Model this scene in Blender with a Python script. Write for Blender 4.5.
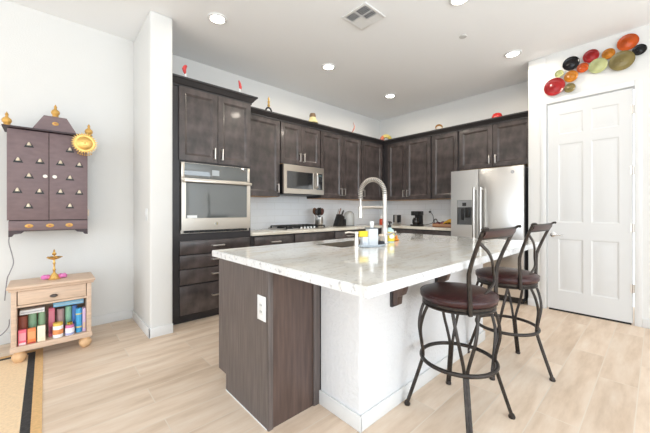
import bpy, bmesh, math, random
from mathutils import Vector, Matrix, Euler
random.seed(7)
PI = math.pi
R = math.radians
for o in list(bpy.data.objects): bpy.data.objects.remove(o)
S = bpy.context.scene
COL = S.collection

# ------------------------------------------------------------------ camera, world, light, exposure
cd = bpy.data.cameras.new('camera'); cam = bpy.data.objects.new('camera', cd); COL.objects.link(cam)
cd.sensor_width = 36; cd.lens = 304.9 / 650 * 36; cd.shift_y = -6 / 650; cd.clip_start = 0.05
cam.location = (0, 0, 1.18); cam.rotation_euler = (R(90), 0, R(47.48 - 90))
S.camera = cam

w = bpy.data.worlds.new('world'); S.world = w; w.use_nodes = True
bg = w.node_tree.nodes['Background']
bg.inputs[0].default_value = (0.88, 0.94, 1.0, 1); bg.inputs[1].default_value = 1.6

def area(name, loc, rot, sx, sy, power, col=(1, 1, 1)):
    l = bpy.data.lights.new(name, 'AREA'); l.shape = 'RECTANGLE'; l.size = sx; l.size_y = sy
    l.energy = power; l.color = col
    o = bpy.data.objects.new(name, l); COL.objects.link(o); o.location = loc; o.rotation_euler = rot
    return o
# daylight entering through the big window openings of the rear walls
area('window_daylight', (-4.55, -0.4, 1.5), (0, R(-98), 0), 2.5, 6.0, 112, (0.79, 0.90, 1.0))
area('patio_daylight', (0.5, -6.85, 1.45), (R(95), 0, 0), 7.6, 2.5, 235, (0.79, 0.90, 1.0))
# unseen area lamp added behind the camera, aimed up to brighten the ceiling
area('added_ceiling_fill', (0.2, -1.7, 1.6), (R(180), 0, 0), 2.8, 2.8, 122, (0.71, 0.87, 1.0))

S.view_settings.view_transform = 'Standard'; S.view_settings.look = 'None'
S.view_settings.gamma = 1; S.view_settings.use_curve_mapping = False
S.view_settings.exposure = -0.04

# ------------------------------------------------------------------ materials
def srgb(r, g, b):
    f = lambda c: (c / 255 / 12.92) if c / 255 <= .04045 else ((c / 255 + .055) / 1.055) ** 2.4
    return (f(r), f(g), f(b), 1)
MATS = {}
def mat(name, rgb, rough=.5, metal=0, var=0, scale=8, bump=0, bscale=60, stretch=None, rgb2=None, trans=0, emit=0, ior=1.5, coat=0, rvar=0):
    m = bpy.data.materials.new(name); m.use_nodes = True; nt = m.node_tree; N = nt.nodes; L = nt.links
    p = N['Principled BSDF']; c = srgb(*rgb)
    p.inputs['Base Color'].default_value = c; p.inputs['Roughness'].default_value = rough
    p.inputs['Metallic'].default_value = metal; p.inputs['IOR'].default_value = ior
    if trans: p.inputs['Transmission Weight'].default_value = trans
    if coat: p.inputs['Coat Weight'].default_value = coat; p.inputs['Coat Roughness'].default_value = .08
    if emit:
        p.inputs['Emission Color'].default_value = c; p.inputs['Emission Strength'].default_value = emit
    if var or bump or rgb2 or rvar:
        tc = N.new('ShaderNodeTexCoord'); mp = N.new('ShaderNodeMapping'); L.new(tc.outputs['Object'], mp.inputs[0])
        if stretch: mp.inputs['Scale'].default_value = stretch
        if var or rgb2 or rvar:
            n = N.new('ShaderNodeTexNoise'); n.inputs['Scale'].default_value = scale; n.inputs['Detail'].default_value = 5
            L.new(mp.outputs[0], n.inputs['Vector'])
            if var or rgb2:
                r = N.new('ShaderNodeValToRGB'); L.new(n.outputs['Fac'], r.inputs[0])
                r.color_ramp.elements[0].position = .3; r.color_ramp.elements[1].position = .7
                if rgb2: a, b = c, srgb(*rgb2)
                else: a = tuple(min(1, x * (1 - var)) for x in c[:3]) + (1,); b = tuple(min(1, x * (1 + var)) for x in c[:3]) + (1,)
                r.color_ramp.elements[0].color = a; r.color_ramp.elements[1].color = b
                L.new(r.outputs[0], p.inputs['Base Color'])
            if rvar:
                mr = N.new('ShaderNodeMapRange'); L.new(n.outputs['Fac'], mr.inputs[0])
                mr.inputs[3].default_value = rough - rvar; mr.inputs[4].default_value = rough + rvar
                L.new(mr.outputs[0], p.inputs['Roughness'])
        if bump:
            n2 = N.new('ShaderNodeTexNoise'); n2.inputs['Scale'].default_value = bscale; n2.inputs['Detail'].default_value = 3
            L.new(mp.outputs[0], n2.inputs['Vector'])
            bm_ = N.new('ShaderNodeBump'); bm_.inputs['Strength'].default_value = bump; bm_.inputs['Distance'].default_value = .01
            L.new(n2.outputs['Fac'], bm_.inputs['Height']); L.new(bm_.outputs[0], p.inputs['Normal'])
    MATS[name] = m
    return m

WALL = mat('white_wall_paint', (228, 226, 222), .75, bump=.12, bscale=90)
KNEE = mat('textured_white_paint', (232, 232, 233), .7, bump=.6, bscale=55)
CEIL = mat('ceiling_paint', (247, 247, 247), .9, bump=.08, bscale=80)
TRIM = mat('white_trim_paint', (228, 227, 225), .4)
DOORP = mat('white_door_paint', (222, 221, 219), .42)
CAB = mat('espresso_stained_maple', (54, 48, 46), .31, rgb2=(92, 81, 78), coat=.15, scale=8, stretch=(1.2, 1.2, .9), rvar=.08)
CABD = mat('espresso_frame', (52, 48, 49), .42, var=.15, scale=6)
CROWN = mat('espresso_crown', (50, 47, 48), .4, var=.12, scale=6)
PANEL = mat('grey_brown_laminate', (97, 88, 85), .4, var=.32, scale=16, stretch=(5, 5, .25))
PANELR = mat('reddish_brown_panel', (88, 71, 65), .32, var=.26, scale=12, stretch=(4, 4, .3))
TAN = mat('raw_plywood', (190, 150, 110), .6, var=.1)
DARK = mat('black_void', (22, 21, 21), .6)
STEEL = mat('brushed_stainless', (200, 196, 190), .28, 1, bump=.04, bscale=30, stretch=(1, 1, 60))
STEELW = mat('warm_stainless', (204, 195, 183), .3, 1, bump=.03, bscale=40, stretch=(1, 1, 60))
FRIDGE = mat('fridge_stainless', (222, 220, 217), .3, 1, bump=.02, bscale=20, stretch=(60, 60, 1))
NICKEL = mat('brushed_nickel', (222, 216, 209), .36, 1)
CHROME = mat('polished_chrome', (225, 225, 225), .08, 1)
BLACKG = mat('dark_oven_glass', (92, 95, 94), .05, 0, ior=1.9)
MWG = mat('dark_microwave_glass', (40, 41, 42), .06, 0, ior=1.9)
BLACKP = mat('black_plastic', (28, 27, 27), .4)
GREYP = mat('grey_plastic', (110, 112, 114), .45)
IRON = mat('cast_iron', (34, 33, 33), .55, var=.2, scale=60)
FGREY = mat('fridge_side_grey', (60, 59, 60), .5)
WHITEP = mat('white_plastic', (240, 240, 240), .35)
BRONZE = mat('hammered_bronze_metal', (66, 61, 58), .36, .75, var=.3, scale=45)
LEATH = mat('burgundy_leather', (58, 26, 27), .32, var=.25, scale=30, bump=.1, bscale=160)
CHERRY = mat('cherry_wood', (60, 27, 25), .35, var=.25, scale=10, stretch=(1, 6, 6))
GOLD = mat('polished_brass', (226, 186, 112), .42, 1, var=.15, scale=20)
GOLDP = mat('gold_paint', (212, 165, 88), .45, .3, var=.15, scale=25)
MAND = mat('plum_brown_wood', (120, 100, 101), .5, var=.1, scale=14, stretch=(1, 1, 2.5))
MANDD = mat('plum_brown_edge', (62, 48, 52), .5)
WOODN = mat('bleached_pine', (216, 188, 164), .55, var=.1, scale=10, stretch=(1, 8, 8))
WOODB = mat('turned_pine', (226, 184, 138), .45, var=.1, scale=12, stretch=(3, 3, 1))
LENS = mat('downlight_glow', (255, 250, 240), .5, emit=14)
GLASS = mat('clear_glass', (250, 252, 252), .03, trans=1.0, ior=1.3)
RUGT = mat('rug_tan_weave', (240, 210, 172), .95, var=.08, scale=70, bump=.3, bscale=180)
RUGB = mat('rug_black_border', (58, 55, 54), .95, var=.3, scale=60, bump=.3, bscale=180)
RUGE = mat('rug_camel_border', (222, 180, 126), .95, var=.1, scale=60, bump=.3, bscale=180)
def paint(name, rgb, rough=.45, **k): return MATS.get(name) or mat(name, rgb, rough, **k)

def floor_mat():
    m = bpy.data.materials.new('wood_look_plank_tile'); m.use_nodes = True; nt = m.node_tree; N = nt.nodes; L = nt.links
    p = N['Principled BSDF']; tc = N.new('ShaderNodeTexCoord')
    mp = N.new('ShaderNodeMapping'); mp.inputs['Location'].default_value = (.27, -.085, 0); L.new(tc.outputs['Object'], mp.inputs[0])
    b = N.new('ShaderNodeTexBrick'); L.new(mp.outputs[0], b.inputs['Vector'])
    b.offset = .36; b.offset_frequency = 2; b.inputs['Scale'].default_value = 1
    b.inputs['Brick Width'].default_value = 1.2; b.inputs['Row Height'].default_value = .2; b.inputs['Mortar Size'].default_value = .0032
    b.inputs['Mortar Smooth'].default_value = .3
    b.inputs['Color1'].default_value = (0, 0, 0, 1); b.inputs['Color2'].default_value = (1, 1, 1, 1); b.inputs['Mortar'].default_value = (.5, .5, .5, 1)
    # plank tone
    n = N.new('ShaderNodeTexNoise'); mp2 = N.new('ShaderNodeMapping'); mp2.inputs['Scale'].default_value = (1.3, 7, 1)
    L.new(tc.outputs['Object'], mp2.inputs[0])
    ad = N.new('ShaderNodeVectorMath'); ad.operation = 'ADD'; L.new(mp2.outputs[0], ad.inputs[0])
    sc = N.new('ShaderNodeVectorMath'); sc.operation = 'SCALE'; sc.inputs['Scale'].default_value = 13; L.new(b.outputs['Color'], sc.inputs[0]); L.new(sc.outputs[0], ad.inputs[1])
    L.new(ad.outputs[0], n.inputs['Vector']); n.inputs['Scale'].default_value = 1.5; n.inputs['Detail'].default_value = 7; n.inputs['Roughness'].default_value = .6
    r = N.new('ShaderNodeValToRGB'); L.new(n.outputs['Fac'], r.inputs[0])
    e = r.color_ramp.elements; e[0].position = .28; e[0].color = srgb(212, 186, 160); e[1].position = .72; e[1].color = srgb(246, 229, 210)
    x = r.color_ramp.elements.new(.5); x.color = srgb(234, 211, 188)
    mx = N.new('ShaderNodeMix'); mx.data_type = 'RGBA'; mx.blend_type = 'MULTIPLY'; mx.inputs[0].default_value = 1
    tr = N.new('ShaderNodeValToRGB'); L.new(b.outputs['Color'], tr.inputs[0])
    tr.color_ramp.elements[0].color = (.86, .84, .82, 1); tr.color_ramp.elements[1].color = (1.0, 1.0, 1.0, 1)
    L.new(r.outputs[0], mx.inputs[6]); L.new(tr.outputs[0], mx.inputs[7])
    m2 = N.new('ShaderNodeMix'); m2.data_type = 'RGBA'; L.new(b.outputs['Fac'], m2.inputs[0]); L.new(mx.outputs[2], m2.inputs[6]); m2.inputs[7].default_value = srgb(226, 210, 192)
    L.new(m2.outputs[2], p.inputs['Base Color']); p.inputs['Roughness'].default_value = .52
    bu = N.new('ShaderNodeBump'); bu.inputs['Strength'].default_value = .15; bu.inputs['Distance'].default_value = .004; bu.invert = True
    L.new(b.outputs['Fac'], bu.inputs['Height']); L.new(bu.outputs[0], p.inputs['Normal'])
    return m
FLOOR = floor_mat()

def granite(name, base, fleck, vein):
    m = bpy.data.materials.new(name); m.use_nodes = True; nt = m.node_tree; N = nt.nodes; L = nt.links
    p = N['Principled BSDF']; tc = N.new('ShaderNodeTexCoord')
    def noise(s, d, ro=.6, stretch=None):
        n = N.new('ShaderNodeTexNoise'); n.inputs['Scale'].default_value = s; n.inputs['Detail'].default_value = d; n.inputs['Roughness'].default_value = ro
        if stretch:
            mp = N.new('ShaderNodeMapping'); mp.inputs['Scale'].default_value = stretch; mp.inputs['Rotation'].default_value = (0, 0, .5)
            L.new(tc.outputs['Object'], mp.inputs[0]); L.new(mp.outputs[0], n.inputs['Vector'])
        else: L.new(tc.outputs['Object'], n.inputs['Vector'])
        return n
    def ramp(n, p0, p1):
        r = N.new('ShaderNodeValToRGB'); L.new(n.outputs['Fac'], r.inputs[0]); r.color_ramp.elements[0].position = p0; r.color_ramp.elements[1].position = p1
        return r
    def mix(f, a, bcol):
        x = N.new('ShaderNodeMix'); x.data_type = 'RGBA'; L.new(f, x.inputs[0])
        if isinstance(a, tuple): x.inputs[6].default_value = a
        else: L.new(a, x.inputs[6])
        x.inputs[7].default_value = bcol
        return x.outputs[2]
    v = ramp(noise(3.2, 6, .62, (1, 3.2, 1)), .48, .72)
    c = mix(v.outputs[0], srgb(*base), srgb(*vein))
    g = ramp(noise(34, 4), .56, .70); c = mix(g.outputs[0], c, srgb(*fleck))
    k = ramp(noise(95, 2), .70, .76); c = mix(k.outputs[0], c, srgb(92, 80, 74))
    s = ramp(noise(16, 3), .60, .74); c = mix(s.outputs[0], c, srgb(240, 236, 228))
    L.new(c, p.inputs['Base Color']); p.inputs['Roughness'].default_value = .1; p.inputs['Coat Weight'].default_value = .4; p.inputs['Coat Roughness'].default_value = .03
    return m
GRAN = granite('polished_white_granite', (240, 236, 228), (206, 200, 192), (220, 208, 188))
GRANE = granite('rough_granite_edge', (230, 230, 230), (170, 168, 170), (218, 214, 210))
for n in GRANE.node_tree.nodes:
    if n.type == 'BSDF_PRINCIPLED': n.inputs['Roughness'].default_value = .5; n.inputs['Coat Weight'].default_value = 0
GRAN2 = granite('cream_counter_stone', (232, 224, 208), (214, 204, 190), (216, 202, 180))

def tile_mat():
    m = bpy.data.materials.new('white_subway_tile'); m.use_nodes = True; nt = m.node_tree; N = nt.nodes; L = nt.links
    p = N['Principled BSDF']; tc = N.new('ShaderNodeTexCoord')
    sp = N.new('ShaderNodeSeparateXYZ'); L.new(tc.outputs['Object'], sp.inputs[0])
    ad = N.new('ShaderNodeMath'); ad.operation = 'SUBTRACT'; L.new(sp.outputs[0], ad.inputs[0]); L.new(sp.outputs[1], ad.inputs[1])
    cb = N.new('ShaderNodeCombineXYZ'); L.new(ad.outputs[0], cb.inputs[0]); L.new(sp.outputs[2], cb.inputs[1])
    b = N.new('ShaderNodeTexBrick'); L.new(cb.outputs[0], b.inputs['Vector']); b.inputs['Scale'].default_value = 1
    b.inputs['Brick Width'].default_value = .3; b.inputs['Row Height'].default_value = .1; b.inputs['Mortar Size'].default_value = .003
    b.inputs['Color1'].default_value = srgb(250, 250, 250); b.inputs['Color2'].default_value = srgb(246, 246, 247); b.inputs['Mortar'].default_value = srgb(236, 235, 233)
    L.new(b.outputs['Color'], p.inputs['Base Color']); p.inputs['Roughness'].default_value = .18
    bu = N.new('ShaderNodeBump'); bu.inputs['Strength'].default_value = .15; bu.inputs['Distance'].default_value = .004; bu.invert = True
    L.new(b.outputs['Fac'], bu.inputs['Height']); L.new(bu.outputs[0], p.inputs['Normal'])
    return m
TILE = tile_mat()

# ------------------------------------------------------------------ mesh helpers
class MB:
    def __init__(s): s.bm = bmesh.new()
    def merge(s, b, M=None):
        if M is not None: bmesh.ops.transform(b, matrix=M, verts=b.verts)
        me = bpy.data.meshes.new('tmp'); b.to_mesh(me); b.free(); s.bm.from_mesh(me); bpy.data.meshes.remove(me); return s
    def box(s, x0, y0, z0, x1, y1, z1, bev=0, seg=2, M=None):
        b = bmesh.new(); bmesh.ops.create_cube(b, size=1)
        for v in b.verts: v.co = Vector(((x0 + x1) / 2 + v.co.x * (x1 - x0), (y0 + y1) / 2 + v.co.y * (y1 - y0), (z0 + z1) / 2 + v.co.z * (z1 - z0)))
        if bev: bmesh.ops.bevel(b, geom=b.edges[:], offset=bev, segments=seg, affect='EDGES', profile=.5)
        return s.merge(b, M)
    def prism(s, pts, z0, z1, M=None, bev=0):   # polygon in xy extruded in z, then M
        b = bmesh.new(); lo = [b.verts.new((x, y, z0)) for x, y in pts]; hi = [b.verts.new((x, y, z1)) for x, y in pts]
        b.faces.new(lo[::-1]); b.faces.new(hi); n = len(pts)
        for i in range(n): b.faces.new((lo[i], lo[(i + 1) % n], hi[(i + 1) % n], hi[i]))
        bmesh.ops.recalc_face_normals(b, faces=b.faces)
        if bev: bmesh.ops.bevel(b, geom=b.edges[:], offset=bev, segments=2, affect='EDGES', profile=.5)
        return s.merge(b, M)
    def lathe(s, prof, n=24, M=None):
        b = bmesh.new(); rings = []
        for r, z in prof:
            if r < 1e-5: rings.append([b.verts.new((0, 0, z))])
            else: rings.append([b.verts.new((r * math.cos(2 * PI * i / n), r * math.sin(2 * PI * i / n), z)) for i in range(n)])
        for a, c in zip(rings, rings[1:]):
            for i in range(n):
                j = (i + 1) % n
                if len(a) == 1 and len(c) == 1: continue
                if len(a) == 1: b.faces.new((a[0], c[j], c[i]))
                elif len(c) == 1: b.faces.new((a[i], a[j], c[0]))
                else: b.faces.new((a[i], a[j], c[j], c[i]))
        if len(rings[0]) > 1: b.faces.new(rings[0][::-1])
        if len(rings[-1]) > 1: b.faces.new(rings[-1])
        bmesh.ops.recalc_face_normals(b, faces=b.faces)
        return s.merge(b, M)
    def ball(s, c, rx, ry=None, rz=None, n=16, M=None):
        ry = ry or rx; rz = rz or rx
        k = 10; T = Matrix.Translation(c) @ (M or Matrix()) @ Matrix.Diagonal((rx, ry, rz, 1))
        return s.lathe([(math.sin(PI * i / k), -math.cos(PI * i / k)) for i in range(k + 1)], n, T)
    def tube(s, pts, r, n=8, closed=False, flat=1.0):
        pts = [Vector(p) for p in pts]; m = len(pts); b = bmesh.new(); rings = []
        up = None
        for i, p in enumerate(pts):
            if closed: t = (pts[(i + 1) % m] - pts[i - 1]).normalized()
            else: t = (pts[min(i + 1, m - 1)] - pts[max(i - 1, 0)]).normalized()
            if up is None:
                up = Vector((0, 0, 1)) if abs(t.z) < .9 else Vector((1, 0, 0))
            a = (up - t * up.dot(t)).normalized(); c = t.cross(a); up = a
            rr = r[i] if isinstance(r, (list, tuple)) else r
            rings.append([b.verts.new(p + a * rr * math.cos(2 * PI * k / n) + c * rr * flat * math.sin(2 * PI * k / n)) for k in range(n)])
        for i in range(m if closed else m - 1):
            A, B = rings[i], rings[(i + 1) % m]
            for k in range(n): b.faces.new((A[k], A[(k + 1) % n], B[(k + 1) % n], B[k]))
        if not closed: b.faces.new(rings[0][::-1]); b.faces.new(rings[-1])
        bmesh.ops.recalc_face_normals(b, faces=b.faces)
        return s.merge(b)
    def obj(s, name, m, parent=None, label=None, loc=None, smooth=40):
        me = bpy.data.meshes.new(name); s.bm.to_mesh(me); s.bm.free()
        me.materials.append(m)
        if smooth:
            me.polygons.foreach_set('use_smooth', [True] * len(me.polygons)); me.set_sharp_from_angle(angle=R(smooth))
        o = bpy.data.objects.new(name, me); COL.objects.link(o)
        if parent is not None: o.parent = parent
        if loc: o.location = loc
        if label: o['label'] = label
        return o
def spline(pts, k=8):
    P = [Vector(p) for p in pts]; P = [P[0] * 2 - P[1]] + P + [P[-1] * 2 - P[-2]]; out = []
    for i in range(1, len(P) - 2):
        a, b, c, d = P[i - 1:i + 3]
        for j in range(k):
            t = j / k; out.append(.5 * ((2 * b) + (c - a) * t + (2 * a - 5 * b + 4 * c - d) * t * t + (3 * b - a - 3 * c + d) * t ** 3))
    out.append(P[-2]); return out
def T(x, y, z): return Matrix.Translation((x, y, z))
def RX(a): return Matrix.Rotation(R(a), 4, 'X')
def RY(a): return Matrix.Rotation(R(a), 4, 'Y')
def RZ(a): return Matrix.Rotation(R(a), 4, 'Z')

def tag(o, label, cat, group=None):
    o['label'] = label; o['category'] = cat
    if group: o['group'] = group
    return o
def thing(name, label, cat, loc=(0, 0, 0), rz=0, group=None):
    o = bpy.data.objects.new(name, None); COL.objects.link(o); o.location = loc; o.rotation_euler = (0, 0, R(rz)); o.empty_display_size = .05
    return tag(o, label, cat, group)
def struct(name, mb, m):
    o = mb.obj(name, m); o['kind'] = 'structure'; return o
def copy_tree(o, parent=None, depth=0):
    c = o.copy(); COL.objects.link(c)
    if parent is not None: c.parent = parent
    if depth < 2:
        for ch in list(o.children): copy_tree(ch, c, depth + 1)
    return c
def again(src, loc, label, rz=None, group=None):
    c = copy_tree(src); c.location = loc; c['label'] = label
    if rz is not None: c.rotation_euler = (0, 0, R(rz))
    return c

# ------------------------------------------------------------------ the setting
CZ = 3.04
struct('floor', MB().box(-4.8, -7.1, -.1, 5.3, 4.05, 0), FLOOR)
struct('ceiling', MB().box(-4.8, -7.1, CZ, 5.3, 4.05, CZ + .1), CEIL)
struct('wall_oven_side', MB().box(-4.8, 3.9, 0, 5.3, 4.05, CZ), WALL)
struct('wall_fridge_side', MB().box(5.12, .98, 0, 5.3, 3.9, CZ), WALL)
b = MB().box(.713, 3.171, 0, .91, 3.9, CZ, .018, 3)
struct('wall_stub', b, WALL)
# pantry box: front wall with a door opening and its return beside the fridge
b = MB().box(4.445, .905, 0, 4.56, 1.094, CZ, .012, 3); b.box(4.445, -7.1, 0, 4.56, .157, CZ); b.box(4.446, .157, 2.455, 4.56, .905, CZ)
struct('wall_pantry', b, WALL)
struct('wall_pantry_return', MB().box(4.56, .98, 0, 5.12, 1.094, CZ), WALL)
# rear of the great room: piers and headers around large window openings
b = MB().box(-4.8, -7.1, 0, -4.65, -3.5, CZ); b.box(-4.8, 2.7, 0, -4.65, 3.9, CZ); b.box(-4.8, -3.5, 2.8, -4.65, 2.7, CZ); b.box(-4.8, -3.5, 0, -4.65, 2.7, .2)
struct('wall_window_side', b, WALL)
b = MB().box(-4.65, -7.1, 0, -3.5, -6.95, CZ); b.box(4.3, -7.1, 0, 4.445, -6.95, CZ); b.box(-3.5, -7.1, 2.75, 4.3, -6.95, CZ)
struct('wall_patio_side', b, WALL)
for nm, (x0, y0, x1, y1) in dict(baseboard_oven_side=(-4.6, 3.888, .713, 3.9)).items():
    struct(nm, MB().box(x0, y0, 0, x1, y1, .09, .004), TRIM)
b = MB().box(.7, 3.158, 0, .713, 3.888, .09, .004); b.box(.7, 3.158, 0, .91, 3.171, .09, .004)
struct('baseboard_stub', b, TRIM)
b = MB().box(4.433, .96, 0, 4.445, 1.094, .09, .004); b.box(4.433, -6.9, 0, 4.445, .105, .09, .004)
struct('baseboard_pantry', b, TRIM)
# tiled backsplash
b = MB().box(1.82, 3.892, .914, 5.12, 3.9, 1.40); b.box(5.112, 2.04, .914, 5.12, 3.892, 1.40)
struct('trim_backsplash', b, TILE)

# door casing
b = MB().box(4.437, .903, 0, 4.445, .962, 2.515, .004); b.box(4.437, .1, 0, 4.445, .158, 2.515, .004); b.box(4.437, .158, 2.456, 4.445, .903, 2.515, .004)
struct('trim_door_casing', b, TRIM)

def ring_panel(b, x0, z0, x1, z1, rings):
    """nested rectangles (inset, depth) joined into a moulded panel; local front is y=0 facing -y"""
    prev = None
    for ins, dep in rings:
        q = [b.verts.new(p) for p in ((x0 + ins, dep, z0 + ins), (x1 - ins, dep, z0 + ins), (x1 - ins, dep, z1 - ins), (x0 + ins, dep, z1 - ins))]
        if prev:
            for i in range(4): b.faces.new((prev[i], prev[(i + 1) % 4], q[(i + 1) % 4], q[i]))
        prev = q
    b.faces.new(prev)
def panelled(wd, ht, th, panels, rings):
    b = bmesh.new(); xs = sorted({0, wd, *[p[0] for p in panels], *[p[2] for p in panels]}); zs = sorted({0, ht, *[p[1] for p in panels], *[p[3] for p in panels]})
    for i in range(len(xs) - 1):
        for j in range(len(zs) - 1):
            cx, cz = (xs[i] + xs[i + 1]) / 2, (zs[j] + zs[j + 1]) / 2
            if any(p[0] < cx < p[2] and p[1] < cz < p[3] for p in panels): continue
            b.faces.new([b.verts.new(v) for v in ((xs[i], 0, zs[j]), (xs[i + 1], 0, zs[j]), (xs[i + 1], 0, zs[j + 1]), (xs[i], 0, zs[j + 1]))])
    for p in panels: ring_panel(b, *p, rings)
    e = .0025
    o = [b.verts.new(v) for v in ((0, 0, 0), (wd, 0, 0), (wd, 0, ht), (0, 0, ht))]; k = [b.verts.new((v.co.x, th, v.co.z)) for v in o]
    for i in range(4): b.faces.new((o[(i + 1) % 4], o[i], k[i], k[(i + 1) % 4]))
    b.faces.new(k[::-1])
    bmesh.ops.remove_doubles(b, verts=b.verts, dist=1e-5); bmesh.ops.recalc_face_normals(b, faces=b.faces)
    out = lambda v: v.co.y < 1e-5 and (v.co.x < 1e-5 or v.co.x > wd - 1e-5 or v.co.z < 1e-5 or v.co.z > ht - 1e-5)
    es = [e for e in b.edges if all(out(v) for v in e.verts) and len(e.link_faces) == 2 and abs(e.link_faces[0].normal.dot(e.link_faces[1].normal)) < .5]
    if es: bmesh.ops.bevel(b, geom=es, offset=.0035, segments=1, affect='EDGES')
    m = MB(); m.merge(b); return m

# pantry door
d = bpy.data.objects.new('door_1', None); COL.objects.link(d); d.location = (4.452, .89, .02); d.rotation_euler = (0, 0, R(-90)); d['kind'] = 'structure'
W, H = .718, 2.42
pn = []
for x0, x1 in ((.1, .325), (.393, .618)):
    for z0, z1 in ((.22, .83), (1.02, 1.94), (2.05, 2.29)): pn.append((x0, z0, x1, z1))
panelled(W, H, .04, pn, [(0, 0), (.014, .007), (.03, .0075), (.055, .002)]).obj('door_leaf', DOORP, d, smooth=20)
b = MB(); b.lathe([(0, 0), (.028, 0), (.028, .008), (.012, .012), (.011, .05), (0, .05)], 20, T(.05, 0, .875) @ RX(90))
b.tube([(.05, -.045, .875), (.10, -.047, .877), (.155, -.043, .873)], [.011, .009, .007], 10)
b.obj('lever_handle', CHROME, d, 'polished lever handle')
for z in (2.2, 1.575, .98, .355):
    b = MB(); b.lathe([(.007, 0), (.007, .09)], 10, T(W + .003, -.006, z - .045)); b.box(W - .02, -.002, z - .042, W + .02, .003, z + .042)
    b.obj('hinge', NICKEL, d, 'nickel hinge')
b = MB().box(.01, .0, -.02, W - .01, .03, -.004); b.obj('door_sweep', DARK, d, 'dark sweep')

# ------------------------------------------------------------------ cabinets
SH = [(0, 0), (.004, .002), (.022, .013)]
def pull(parent, x, z, L=.125, vert=True, r=.007):
    b = MB(); y = -.032
    if vert:
        b.box(x - r, y - r, z - L / 2, x + r, y + r, z + L / 2, .002)
        for s in (-1, 1): b.box(x - r, y, z + s * (L / 2 - .008) - r, x + r, .0, z + s * (L / 2 - .008) + r)
    else:
        b.box(x - L / 2, y - r, z - r, x + L / 2, y + r, z + r, .002)
        for s in (-1, 1): b.box(x + s * (L / 2 - .008) - r, y, z - r, x + s * (L / 2 - .008) + r, .0, z + r)
    return b.obj('handle', NICKEL, parent, 'brushed nickel bar handle')
def shaker(parent, x0, z0, x1, z1, hx=None, hz=None, hvert=True, name='door', st=.058):
    wd, ht = x1 - x0, z1 - z0
    o = panelled(wd, ht, .02, [(st, st, wd - st, ht - st)], SH).obj(name, CAB, parent, loc=(x0, -.02, z0), smooth=15)
    if hx is not None: pull(o, hx - x0, hz - z0, vert=hvert)
    return o
def slab(parent, x0, z0, x1, z1, handle=True, L=.14):
    o = MB().box(0, 0, 0, x1 - x0, .02, z1 - z0, .003, 2).obj('drawer', CAB, parent, loc=(x0, -.02, z0))
    if handle: pull(o, (x1 - x0) / 2, (z1 - z0) * .55, L, False)
    return o
YB = 3.313   # carcass front of the base units and of the tall unit
g = 'espresso kitchen cabinets'
# tall oven unit, origin at its left front corner on the floor
tall = thing('oven_cabinet', 'tall dark stained cabinet surrounding the built-in wall oven', 'cabinet', (.93, YB, 0))
b = MB()
b.box(0, 0, .1, .085, .58, 2.45); b.box(.87, 0, .1, .89, .58, 2.45); b.box(.085, 0, 1.684, .87, .58, 2.45); b.box(.085, 0, .1, .87, .58, .935); b.box(.085, .5, .935, .87, .58, 1.684)
b.box(0, .055, 0, .89, .58, .1)
b.obj('carcass', CABD, tall)
shaker(tall, .073, 1.70, .477, 2.452, .437, 1.80); shaker(tall, .483, 1.70, .883, 2.452, .523, 1.80)
for z0, z1 in ((.722, .862), (.574, .711), (.412, .563), (.1, .396)):
    slab(tall, .08, z0, .872, z1)
def crown_pts(h=.09, p=.065): return [(0, 0), (-.012, 0), (-.012, .018), (-.022, .024), (-p + .012, h - .024), (-p, h - .018), (-p, h), (0, h)]
def crown_run(segs, z, h=.09, p=.065):
    """mitred crown along a polyline of xy points; outward side is to the right of travel"""
    b = bmesh.new(); prof = crown_pts(h, p); n = len(segs); rows = []
    for i, q in enumerate(segs):
        q = Vector(q); d1 = (Vector(segs[i]) - Vector(segs[i - 1])).normalized() if i else None
        d2 = (Vector(segs[i + 1]) - Vector(segs[i])).normalized() if i < n - 1 else None
        f = lambda v: Vector((v.y, -v.x))
        if d1 is None: off = f(d2)
        elif d2 is None: off = f(d1)
        else:
            a, c = f(d1), f(d2); mm = (a + c).normalized(); off = mm / max(.2, mm.dot(a))
        rows.append([b.verts.new((q.x - px * off.x, q.y - px * off.y, z + pz)) for px, pz in prof])
    for A, B in zip(rows, rows[1:]):
        for k in range(len(prof)): b.faces.new((A[k], A[(k + 1) % len(prof)], B[(k + 1) % len(prof)], B[k]))
    b.faces.new(rows[0]); b.faces.new(rows[-1][::-1]); bmesh.ops.recalc_face_normals(b, faces=b.faces)
    m = MB(); m.merge(b); return m
m_ = crown_run([(0, 0), (.89, 0), (.89, .235)], 2.452, .09, .065); m_.box(0, 0, 2.449, .89, .58, 2.54)
m_.obj('crown_moulding', CROWN, tall, smooth=20)

# wall oven
ov = thing('wall_oven', 'stainless built-in oven with dark glass door in the tall cabinet', 'oven', (1.02, 3.283, .94))
b = MB().box(0, .02, 0, .775, .5, .74); b.obj('body', STEELW, ov)
o = MB().box(.03, 0, .58, .745, .03, .735, .003).obj('control_panel', BLACKG, ov, 'dark glass control panel')
MB().box(.29, -.0015, .04, .37, .002, .10).obj('display', paint('lcd_grey', (176, 182, 184), .3), o, loc=(.03, 0, .58))
MB().box(0, -.004, .575, .032, .03, .738, .003).obj('side_trim', STEELW, ov); MB().box(.743, -.004, .575, .775, .03, .738, .003).obj('side_trim', STEELW, ov)
o = panelled(.775, .535, .05, [(.042, .125, .733, .5)], [(0, 0), (.003, .006)]).obj('oven_door', STEELW, ov, loc=(0, -.012, .034), smooth=15)
MB().box(.043, .004, .126, .732, .012, .499).obj('oven_window', BLACKG, o, 'dark glass window')
b = MB().box(.01, -.062, .497, .765, -.045, .527, .006); b.box(.02, -.05, .502, .05, .0, .522); b.box(.725, -.05, .502, .755, .0, .522); b.obj('handle', STEELW, o)
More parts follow.
